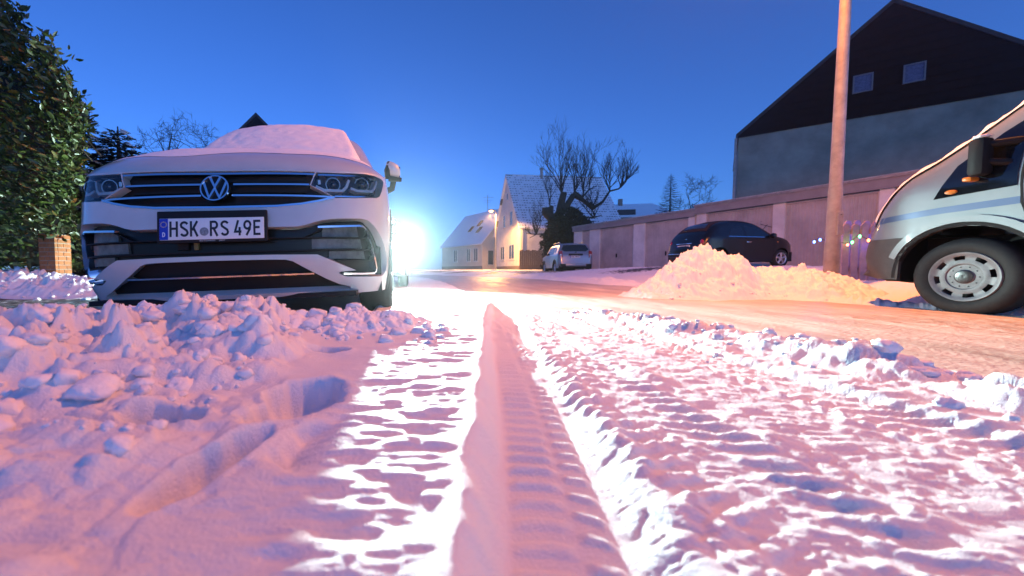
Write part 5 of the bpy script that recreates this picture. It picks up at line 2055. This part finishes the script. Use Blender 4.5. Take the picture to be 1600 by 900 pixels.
sl2 = empty('street_lamp', (5.95, 36.6, 0.3), 0, 'lit orange street lamp on a thin post before the houses', 'street lamp')
MB().lathe([(0, .085), (1.0, .08), (5.7, .05)], 12, 'z').build('post', M['metal_grey'], sl2, 40)
MB().tube([(0, 0, 5.65), (-.05, 0, 5.8), (-.3, -.1, 5.83)], .035, 8).build('arm', M['metal_grey'], sl2, 50)
MB().box(-.75, -.2, -.25, .05, 5.79, 5.92, .03).build('lamp_head', M['metal_grey'], sl2, 40)
MB().lathe([(5.79, .18), (5.73, .15), (5.68, .07), (5.67, .0005)], 16, 'z', (-.5, -.1, 0)).build('lamp_glass', emis('far_lamp', (1.0, 0.45, 0.12), 40), sl2, 60)
ld = bpy.data.lights.new('street_light', 'SPOT')
ld.spot_size = R(168)
ld.spot_blend = 0.2
ld.energy = FAR_W
ld.color = (1.0, 0.45, 0.12)
ld.shadow_soft_size = 0.15
lo = bpy.data.objects.new('street_light', ld)
COL.objects.link(lo)
lo.parent = sl2
lo.location = (-.5, -.1, 5.45)


# ------------------------------------------------------------------ picket fence with a string of lights
def picket_fence(x, y, dx, dy, n, sp, z0, hgt, label):
    f = empty('picket_fence', (x, y, z0), math.atan2(dy, dx), label, 'fence')
    for k in range(n):
        w = .095
        hh = hgt + random.uniform(-.015, .015)
        poly = [(-w / 2, -.1), (w / 2, -.1), (w / 2, hh - w / 2)] + arc(0, hh - w / 2, w / 2, w / 2, 10, 170, 8) + [(-w / 2, hh - w / 2)]
        MB().prism([(k * sp + a, b) for a, b in poly], -.012, .012).build('picket', M['picket'], f)
    for z in (.18, .66):
        MB().box(-.06, (n - 1) * sp + .06, .014, .05, z * hgt / .8, z * hgt / .8 + .07).build('rail', M['picket'], f)
    return f


picket_fence(5.66, 5.15, 1, 0.05, 8, .135, .16, .86, 'lilac-grey picket fence hung with lights behind the lamp post')
picket_fence(6.12, 5.55, 1, 0.05, 8, .150, .20, .92, 'picket fence glowing blue, second row behind the first')

ls = empty('light_string', (5.1, 5.0, 0), 0, 'string of small coloured lights along the picket fence', 'light string')
cols = [(0.05, 0.12, 1.0), (1.0, 0.25, 0.03), (0.05, 1.0, 0.12), (1.0, 0.06, 0.04), (1.0, 0.45, 0.05), (0.05, 0.12, 1.0)]
bm_ = [emis('bulb_%s' % n, c, 26) for n, c in zip(('blue', 'orange', 'green', 'red', 'amber', 'sky'), cols)]
wp = []
rnd = random.Random(4)
for k in range(13):
    a = .10 + k * .095 + .03 * math.sin(k * 3.7)
    wp.append((a, .08 + (.05 if k < 3 else 0), .80 + .05 * math.sin(k * 1.3) - .02 * (k % 3) - (0.0 if k > 2 else .02)))
MB().tube(wp, .004, 5).build('wire', M['black_plastic'], ls)
for k, p in enumerate(wp):
    MB().lathe([(.02, .004), (.012, .011), (0, .013), (-.012, .009), (-.02, .001)], 10, 'z', (p[0], p[1] - .012, p[2] - .02)).build('bulb', bm_[(k * 5 + k // 3) % 6], ls, 60)
for k, (xx, c, e) in enumerate(((.45, (0.06, 0.12, 1.0), FAIRY_W), (.80, (0.06, 0.12, 1.0), FAIRY_W), (1.15, (0.10, 0.12, 1.0), FAIRY_W))):
    ld = bpy.data.lights.new('fairy_light', 'POINT')
    ld.energy = e
    ld.color = c
    ld.shadow_soft_size = 0.02
    lo = bpy.data.objects.new('fairy_light', ld)
    COL.objects.link(lo)
    lo.parent = ls
    lo.location = (xx, .36, .82)

# ------------------------------------------------------------------ board fence by the corner house
bf = empty('board_fence', (8.2, 36.2, .2), 0, 'brown board fence beside the corner house', 'fence')
for k in range(14):
    MB().box(k * .2, k * .2 + .185, 0, .03, 0, 2.05 + .05 * math.sin(k * 2.2)).build('board', M['wood_fence'], bf)
MB().box(0, 2.8, .03, .08, .5, .6).build('rail', M['wood_fence'], bf)

# ------------------------------------------------------------------ brick gate pillar
bp_ = empty('brick_pillar', (-5.66, 5.55, 0), 0, 'orange brick gate pillar half hidden under the hedge', 'pillar')
bp_.scale = (.66, .66, .82)
MB().box(-.175, .175, -.175, .175, 0, 1.1).build('mortar_core', M['mortar'], bp_)
bme = None
bricks = []
for row in range(14):
    z = .006 + row * .078
    sp = [(-.18, -.063), (-.054, .063), (.072, .18)] if row % 2 == 0 else [(-.18, -.003), (.006, .18)]
    for a0, a1 in sp:
        MB().box(a0 + .002, a1 - .002, -.184, -.12, z, z + .068, .003).build('brick', M['brick'], bp_)
    for a0, a1 in ([(-.115, .06), (.07, .18)] if row % 2 == 0 else [(-.115, -.0), (.01, .18)]):
        MB().box(.12, .184, a0, a1 - .002, z + .0005, z + .068, .003).build('brick', M['brick'], bp_)


# ------------------------------------------------------------------ bare trees
MINR = 0.009


def branch(mb, p, d, L, r, lvl, rnd, up=0.25, spread=0.6, n=4, sides=5, droop=0.0):
    pts, rad = [p], [r]
    q = Vector(p)
    dd = Vector(d).normalized()
    for k in range(n):
        dd = (dd + Vector((rnd.gauss(0, .16), rnd.gauss(0, .16), rnd.gauss(0, .10) + up * .18 - droop))).normalized()
        q = q + dd * L / n
        pts.append(q.copy())
        rad.append(r * (1 - .75 * (k + 1) / n))
    mb.tube(pts, rad, sides if lvl > 1 else 3, False)
    if lvl <= 0:
        return
    kids = rnd.randint(3, 5)
    for k in range(kids):
        t = .3 + .7 * (k + rnd.random()) / kids
        i = min(n - 1, int(t * n))
        bp = pts[i].lerp(pts[i + 1], t * n - i)
        a = Vector((rnd.gauss(0, 1), rnd.gauss(0, 1), rnd.gauss(0, .6))).normalized()
        nd = (dd * (1 - spread) + a * spread + Vector((0, 0, up * .5))).normalized()
        branch(mb, bp, nd, L * rnd.uniform(.45, .7), max(MINR, rad[i] * .62), lvl - 1, rnd, up, spread, n, sides, droop)


def tree_root(name, loc, label, cat='tree'):
    return empty(name, loc, 0, label, cat)


def bare_tree(x, y, z0, hgt, label, seed, crown_r, lvl=4, flat=0.5, trunk=.25):
    global MINR
    MINR = 0.019
    rnd = random.Random(seed)
    t = tree_root('bare_tree', (x, y, z0), label)
    th = hgt * .55
    MB().tube([(0, 0, 0), (.1, 0, th * .5), (.0, .1, th)], [trunk, trunk * .75, trunk * .55], 8).build('trunk', M['bark'], t, 50)
    mb = MB()
    for k in range(11):
        a = 2 * math.pi * k / 11 + rnd.random()
        d = (math.cos(a) * .8, math.sin(a) * .8, flat + rnd.random() * .4)
        branch(mb, Vector((0, .1, th * (.75 + .025 * k))), d, crown_r * rnd.uniform(.75, 1.1), trunk * .4, lvl, rnd, .2, .62)
    branch(mb, Vector((0, .1, th)), (0, 0, 1), (hgt - th) * .9, trunk * .5, lvl, rnd, .2, .62)
    mb.build('crown', M['twig'], t)
    return t


bare_tree(-26.0, 36, 0, 13.8, 'bare spreading tree right of the snowy conifer', 11, 3.2, 4, .45, .35)
bare_tree(-23.6, 39.5, 0, 13.6, 'smaller bare tree between spreading tree and dark gable', 12, 2.6, 4, .7, .3)
bare_tree(-30.5, 40, 0, 12.3, 'bare tree mostly hidden behind the snowy conifer', 17, 2.6, 3, .6, .3)
bare_tree(33.3, 48, 0, 11.2, 'bare rounded tree beside the small dark fir', 13, 2.0, 4, 1.0, .2)
bare_tree(37.5, 50, 0, 9.6, 'low bare shrub against the side of the large house', 14, 1.5, 3, 1.0, .15)

# old pollarded tree before the corner house
MINR = 0.009
pt = tree_root('pollarded_tree', (9.55, 29.5, .25), 'old gnarled pollarded tree with bare shoots before the corner house')


def pz(a, b, dy=0.0):
    # sketch units of 12 mm around the trunk
    k = .01186
    return Vector(((a - 200) * k - .12, dy, (832 - b) * k + .3))


tk = MB()
tk.tube([pz(205, 840), pz(205, 700), pz(210, 560), pz(225, 500)], [.65, .60, .56, .50], 12)
tk.tube([pz(215, 540), pz(165, 490), pz(140, 458), pz(118, 455)], [.34, .36, .40, .24], 12)
tk.tube([pz(165, 470), pz(178, 425)], [.30, .16], 10)
tk.tube([pz(222, 520), pz(238, 420), pz(257, 338)], [.32, .27, .24], 12)
tk.build('trunk', M['bark'], pt, 50)
lm = MB()
lm.tube([pz(240, 470), pz(280, 420), pz(322, 352)], [.28, .24, .22], 10)
lm.tube([pz(322, 352), pz(380, 392, -.2), pz(440, 446, -.3)], [.20, .16, .15], 10)
lm.tube([pz(440, 446, -.3), pz(500, 405, -.4), pz(545, 335, -.4), pz(600, 322, -.5), pz(640, 268, -.6), pz(688, 232, -.6)], [.13, .10, .075, .06, .05, .02], 8)
lm.tube([pz(322, 352), pz(335, 328, .2), pz(395, 360, .4), pz(440, 310, .5), pz(500, 280, .6)], [.12, .10, .08, .06, .02], 8)
lm.tube([pz(240, 560), pz(365, 540, -.3), pz(392, 506, -.4), pz(440, 508, -.5), pz(492, 492, -.5)], [.14, .11, .08, .06, .03], 8)
lm.tube([pz(180, 640), pz(120, 612, -.3), pz(70, 615, -.4), pz(25, 640, -.4)], [.08, .06, .04, .02], 6)
lm.build('limbs', M['bark'], pt, 50)
sh_ = MB()
rnd = random.Random(21)


def shoots(a, b, dy, tops, L, lvl=3):
    for ta, tb in tops:
        p = pz(a, b, dy)
        q = pz(ta, tb, dy + rnd.uniform(-.4, .4))
        branch(sh_, p, q - p, (q - p).length * 1.0, .05, lvl, rnd, .45, .42, 5)
        branch(sh_, p + (q - p) * .15, q - p + Vector((rnd.uniform(-.8, .8), 0, 0)), (q - p).length * .7, .035, lvl - 1, rnd, .45, .42, 5)


shoots(243, 340, 0, [(235, 60), (225, 120), (260, 110), (205, 160), (285, 150), (250, 70)], 3)
shoots(330, 335, .1, [(368, 95), (340, 150), (410, 130), (380, 180)], 3)
shoots(395, 355, .3, [(372, 110), (425, 200), (400, 220)], 2.5)
shoots(440, 440, -.3, [(400, 330), (470, 300), (420, 360)], 1.5, 2)
shoots(545, 335, -.4, [(520, 180), (560, 170), (500, 210), (590, 160)], 2.2)
shoots(610, 315, -.5, [(640, 160), (600, 190), (675, 200), (665, 250)], 2)
shoots(640, 268, -.6, [(690, 210), (650, 170)], 1.2)
shoots(440, 310, .5, [(470, 200), (450, 180)], 1.6)
shoots(165, 425, 0, [(150, 270), (180, 260)], 1.6)
shoots(70, 612, -.4, [(75, 470), (40, 500), (100, 500), (20, 560), (10, 610)], 1.6)
shoots(440, 508, -.5, [(430, 400), (340, 430), (380, 420), (490, 430)], 1.3)
shoots(300, 520, -.3, [(320, 430), (290, 440), (345, 450)], 1.2, 2)
sh_.build('shoots', M['twig'], pt)


# ------------------------------------------------------------------ leafy masses
def leaf_cloud(name, pts, nrm, size, mat, parent, seed, kind=None, droop=0.0):
    """one leaf (4 tris) per point"""
    rs = np.random.RandomState(seed)
    n = len(pts)
    P = np.asarray(pts, float)
    D = rs.normal(size=(n, 3)) * .6 + np.asarray(nrm) + np.array([0, 0, -droop])
    D /= np.linalg.norm(D, axis=1)[:, None] + 1e-9
    Uu = rs.normal(size=(n, 3))
    S = np.cross(D, Uu)
    S /= np.linalg.norm(S, axis=1)[:, None] + 1e-9
    Nn = np.cross(S, D)
    L = size * (.7 + .6 * rs.rand(n))[:, None]
    w = L * .19
    v0 = P
    v1 = P + D * L * .35 + S * w + Nn * L * .05
    v2 = P + D * L * .35 - S * w + Nn * L * .05
    v3 = P + D * L * .72 + S * w * .8
    v4 = P + D * L * .72 - S * w * .8
    v5 = P + D * L - Nn * L * .08
    m1 = P + D * L * .36 - Nn * L * .03
    m2 = P + D * L * .72 - Nn * L * .05
    V = np.stack([v0, v1, m1, v2, v3, m2, v4, v5], 1).reshape(-1, 3)
    T = np.array([[0, 2, 1], [0, 3, 2], [1, 2, 5], [1, 5, 4], [2, 3, 6], [2, 6, 5], [4, 5, 7], [5, 6, 7]])
    F = (T[None] + (np.arange(n) * 8)[:, None, None]).reshape(-1, 3)
    o = tri_mesh(name, V, F, mat, parent, None)
    if kind:
        o['kind'] = kind
    return o


# laurel hedge
hg = tree_root('laurel_hedge', (-8.0, 6.3, 0), 'tall leafy evergreen hedge towering beside the white SUV', 'hedge')


def hedge_edge(z, y):
    """x of the hedge's street end: rounded over at the top, cut back at an angle"""
    lim = float(np.interp(z, [.3, .6, 2.4, 3.1, 3.55, 3.85, 4.2, 4.6], [2.45, 2.7, 2.75, 2.65, 2.40, 2.05, 1.85, .9]))
    return lim + .10 * math.sin(z * 3.1) + .06 * math.sin(z * 7.3 + 1) - .97 * (y + .95)


def hedge_face(rs):
    """a point on the hedge's outer skin (local)"""
    z = rs.uniform(.35, 4.6)
    cut = rs.rand() < .72
    if cut:
        y = -.95
        e = hedge_edge(z, y)
        x = e - rs.rand() ** 1.2 * 4.5
        n = (0, -1, .35)
    else:
        y = rs.uniform(-.95, .9)
        x = hedge_edge(z, y)
        n = (.8, -.5, .35)
    bul = .22 * math.sin(x * 2.3 + z * 1.7) + .15 * math.sin(z * 4.1 - x * 3.3)
    y = y - bul * .5 - rs.rand() * .10 + rs.rand() * .30
    x = x + rs.normal(0, .06)
    if z < .85 and x > 1.9 + rs.rand() * .3:      # the hedge hangs over the brick pillar
        z = rs.uniform(.85, 3.6)
    return (x, y, z), n


rs = np.random.RandomState(5)
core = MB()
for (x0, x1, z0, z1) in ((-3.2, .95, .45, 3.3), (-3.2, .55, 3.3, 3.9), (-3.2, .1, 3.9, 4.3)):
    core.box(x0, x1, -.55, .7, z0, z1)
core.build('dark_core', M['conifer'], hg)  # solid dark boxes added inside the hedge to block the view through
P, Nr = [], []
for _ in range(15000):
    p, n = hedge_face(rs)
    P.append(p)
    Nr.append(n)
# upright shoots at the edge
stm = MB()
for (sx, sz, hh) in ((2.45, 3.1, .62), (2.3, 3.3, .5), (1.75, 3.8, .5), (1.5, 3.95, .5), (1.1, 4.2, .45), (2.6, 2.7, .5), (2.5, 2.9, .6)):
    a = random.uniform(-.1, .2)
    stm.tube([(sx, -.8, sz - .5), (sx + a * .5, -.82, sz + hh * .5), (sx + a, -.84, sz + hh)], [.012, .008, .004], 5)
    for k in range(26):
        t = random.random()
        P.append((sx + a * t, -.82, sz + hh * t))
        Nr.append((math.cos(k * 2.4) * .8, math.sin(k * 2.4) * .8, .7))
for _ in range(26):
    p, n = hedge_face(rs)
    stm.tube([(p[0], p[1] + .4, p[2] - .3), (p[0], p[1], p[2])], [.012, .005], 4)
tag(stm.build('stems', M['bark'], hg), kind='stuff')
P, Nr = np.array(P), np.array(Nr)
near_ = np.argsort(np.where(P[:, 0] > 0.2, P[:, 1] - rs.rand(len(P)) * .5, 9))[:300]
rest = np.setdiff1d(np.arange(len(P)), near_)
leaf_cloud('foliage', P[rest], Nr[rest], .112, M['leaf'], hg, 8, 'stuff')
proto = []
for k in range(6):
    o = leaf_cloud('leaf', np.zeros((1, 3)), np.array([[0, -.2, .3]]), .125, M['leaf'], hg, 60 + k)
    proto.append(o.data)
    bpy.data.objects.remove(o)
for i, k in enumerate(near_):
    o = bpy.data.objects.new('leaf', proto[i % 6])
    COL.objects.link(o)
    o.parent = hg
    o.location = P[k]
    o.rotation_euler = (rs.uniform(-.7, .7), rs.uniform(-.7, .7), rs.uniform(0, 6.28))


# conifers
def conifer(name, x, y, z0, hgt, rad, label, seed, snow=0, dens=1.0, top=0.05, fine=.05, pw=.8):
    rnd = random.Random(seed)
    t = tree_root(name, (x, y, z0), label)
    MB().tube([(0, 0, 0), (0, 0, hgt * .6), (0, 0, hgt)], [.16, .09, .015], 7).build('trunk', M['bark'], t, 50)
    V, F = [], []
    sn = MB()
    nb = int(70 * dens * hgt / 4.5)
    for k in range(nb):
        f = (k + rnd.random()) / nb
        z = hgt * (.08 + .9 * f)
        L = rad * (1 - f) ** pw * rnd.uniform(.7, 1.15) + top
        a = k * 2.399 + rnd.uniform(-.3, .3)
        d = Vector((math.cos(a), math.sin(a), 0))
        sd = Vector((-d.y, d.x, 0))
        m = max(6, int(L / fine))
        for j in range(m):
            u = (j + .5) / m
            c = d * L * u + Vector((0, 0, z - .30 * L * u + .28 * L * u * u))
            wl = L * .34 * (1 - u * .75) * math.sin(min(1, u * 2.5) * math.pi / 2)
            for s_ in (-1, 1):
                for q in range(2):
                    tip = c + (sd * s_ * wl * rnd.uniform(.7, 1.2) + d * wl * .75) + Vector((0, 0, rnd.uniform(-.12, .06) * L * .5))
                    n0 = len(V)
                    wd = .028 + .02 * rnd.random()
                    mid = c.lerp(tip, .5)
                    V += [tuple(c), tuple(mid + d * wd + Vector((0, 0, rnd.uniform(-.02, .02)))), tuple(tip), tuple(mid - d * wd + Vector((0, 0, rnd.uniform(-.02, .02))))]
                    F += [(n0, n0 + 1, n0 + 2), (n0, n0 + 2, n0 + 3)]
        if rnd.random() < snow:
            u = rnd.uniform(.5, .85)
            c = d * L * u + Vector((0, 0, z - .30 * L * u + .28 * L * u * u + .03))
            v, f_ = CLODS[rnd.randint(0, 5)]
            sz = rnd.uniform(.5, 1.0)
            w = v * np.array([.15 * sz, .09 * sz, .03]) 
            ca, sa_ = math.cos(a), math.sin(a)
            w = np.stack([w[:, 0] * ca - w[:, 1] * sa_, w[:, 0] * sa_ + w[:, 1] * ca, w[:, 2] - .3 * w[:, 0]], 1) + np.array(c)
            sn.add(w.tolist(), f_.tolist())
    raw('crown', V, F, M['conifer'], t)
    if sn.v:
        tag(sn.build('snow_on_branches', M['snow'], t, 180), kind='stuff')
    return t


conifer('conifer', -8.75, 9.2, 0, 4.75, 1.4, 'dark conifer dabbed with snow between hedge and white SUV', 31, .8, 2.0, pw=.7)
conifer('conifer', -8.05, 9.6, 0, 4.0, 1.35, 'lower dark conifer right beside the snow-dabbed one', 32, .5, 2.6, pw=.4)
conifer('fir_tree', 28.2, 45, 0, 11.9, 2.2, 'small dark pointed fir above the garage roofs', 33, 0, 1.6, .25, .14, .7)

# ivy-clad evergreen mass under the pollarded tree
iv = tree_root('evergreen_bush', (10.3, 28.6, .2), 'dark dense evergreen bush round the foot of the pollarded tree', 'bush')
rs = np.random.RandomState(9)
P, Nr = [], []
for _ in range(9000):
    a = rs.uniform(0, 6.28)
    z = rs.uniform(0, 5.6)
    zq = z
    r = float(np.interp(z, [0, .5, 3, 4.3, 5.0, 5.6], [1.55, 1.75, 1.75, 1.6, 1.2, .4])) + .22 * math.sin(a * 5 + z * 2) + .15 * math.sin(a * 11 - z * 3)
    r *= rs.uniform(.80, 1.06)
    P.append((r * math.cos(a), r * math.sin(a) * .7, (z + .4 * math.sin(a * 3) * (z > 4)) * .80))
    Nr.append((math.cos(a) * .6, math.sin(a) * .6, .5))
leaf_cloud('foliage', P, Nr, .28, M['ivy'], iv, 10, 'stuff')
MB().lathe([(0, 1.2), (.5, 1.4), (2.5, 1.4), (3.3, 1.2), (3.8, .7), (4.0, .01)], 16, 'z').map(lambda x, y, z: (x, y * .65, z)).build('dark_core', M['conifer'], iv)  # solid dark body added behind the leaves, no real twigs

# hedge-like dark shrubs at the left edge below the conifer
sb = tree_root('shrub', (-7.1, 8.3, 0), 'low dark shrub with snow behind the brick pillar', 'shrub')
rs = np.random.RandomState(12)
P, Nr = [], []
for _ in range(1800):
    a = rs.uniform(0, 6.28)
    z = rs.uniform(.05, 1.6)
    r = (.75 + .2 * math.sin(a * 4 + z * 3)) * math.sqrt(max(.05, 1 - (z / 1.75) ** 2)) * rs.uniform(.5, 1.05)
    P.append((r * math.cos(a), r * math.sin(a), z))
    Nr.append((math.cos(a) * .6, math.sin(a) * .6, .5))
leaf_cloud('foliage', P, Nr, .09, M['ivy'], sb, 13, 'stuff')
stt = MB()
for k in range(7):
    a = k * .9
    stt.tube([(0, 0, 0), (.3 * math.cos(a), .3 * math.sin(a), .7), (.5 * math.cos(a), .5 * math.sin(a), 1.3)], [.02, .014, .006], 5)
tag(stt.build('stems', M['bark'], sb), kind='stuff')

# ------------------------------------------------------------------ thin haze volume, added to make the glow round the headlights
hz = MB().box(-420, 420, -12, 700, -3, 30).build('haze', None)
hm_ = bpy.data.materials.new('haze')
hm_.use_nodes = True
t = hm_.node_tree
t.nodes.clear()
o = t.nodes.new('ShaderNodeOutputMaterial')
pv = t.nodes.new('ShaderNodeVolumePrincipled')
pv.inputs['Color'].default_value = (0.9, 0.95, 1.0, 1)
pv.inputs['Density'].default_value = HAZE_D
pv.inputs['Anisotropy'].default_value = HAZE_G
t.links.new(pv.outputs[0], o.inputs['Volume'])
hz.data.materials.append(hm_)
tag(hz, 'thin haze added to give the headlights their glow', None, None, 'stuff')
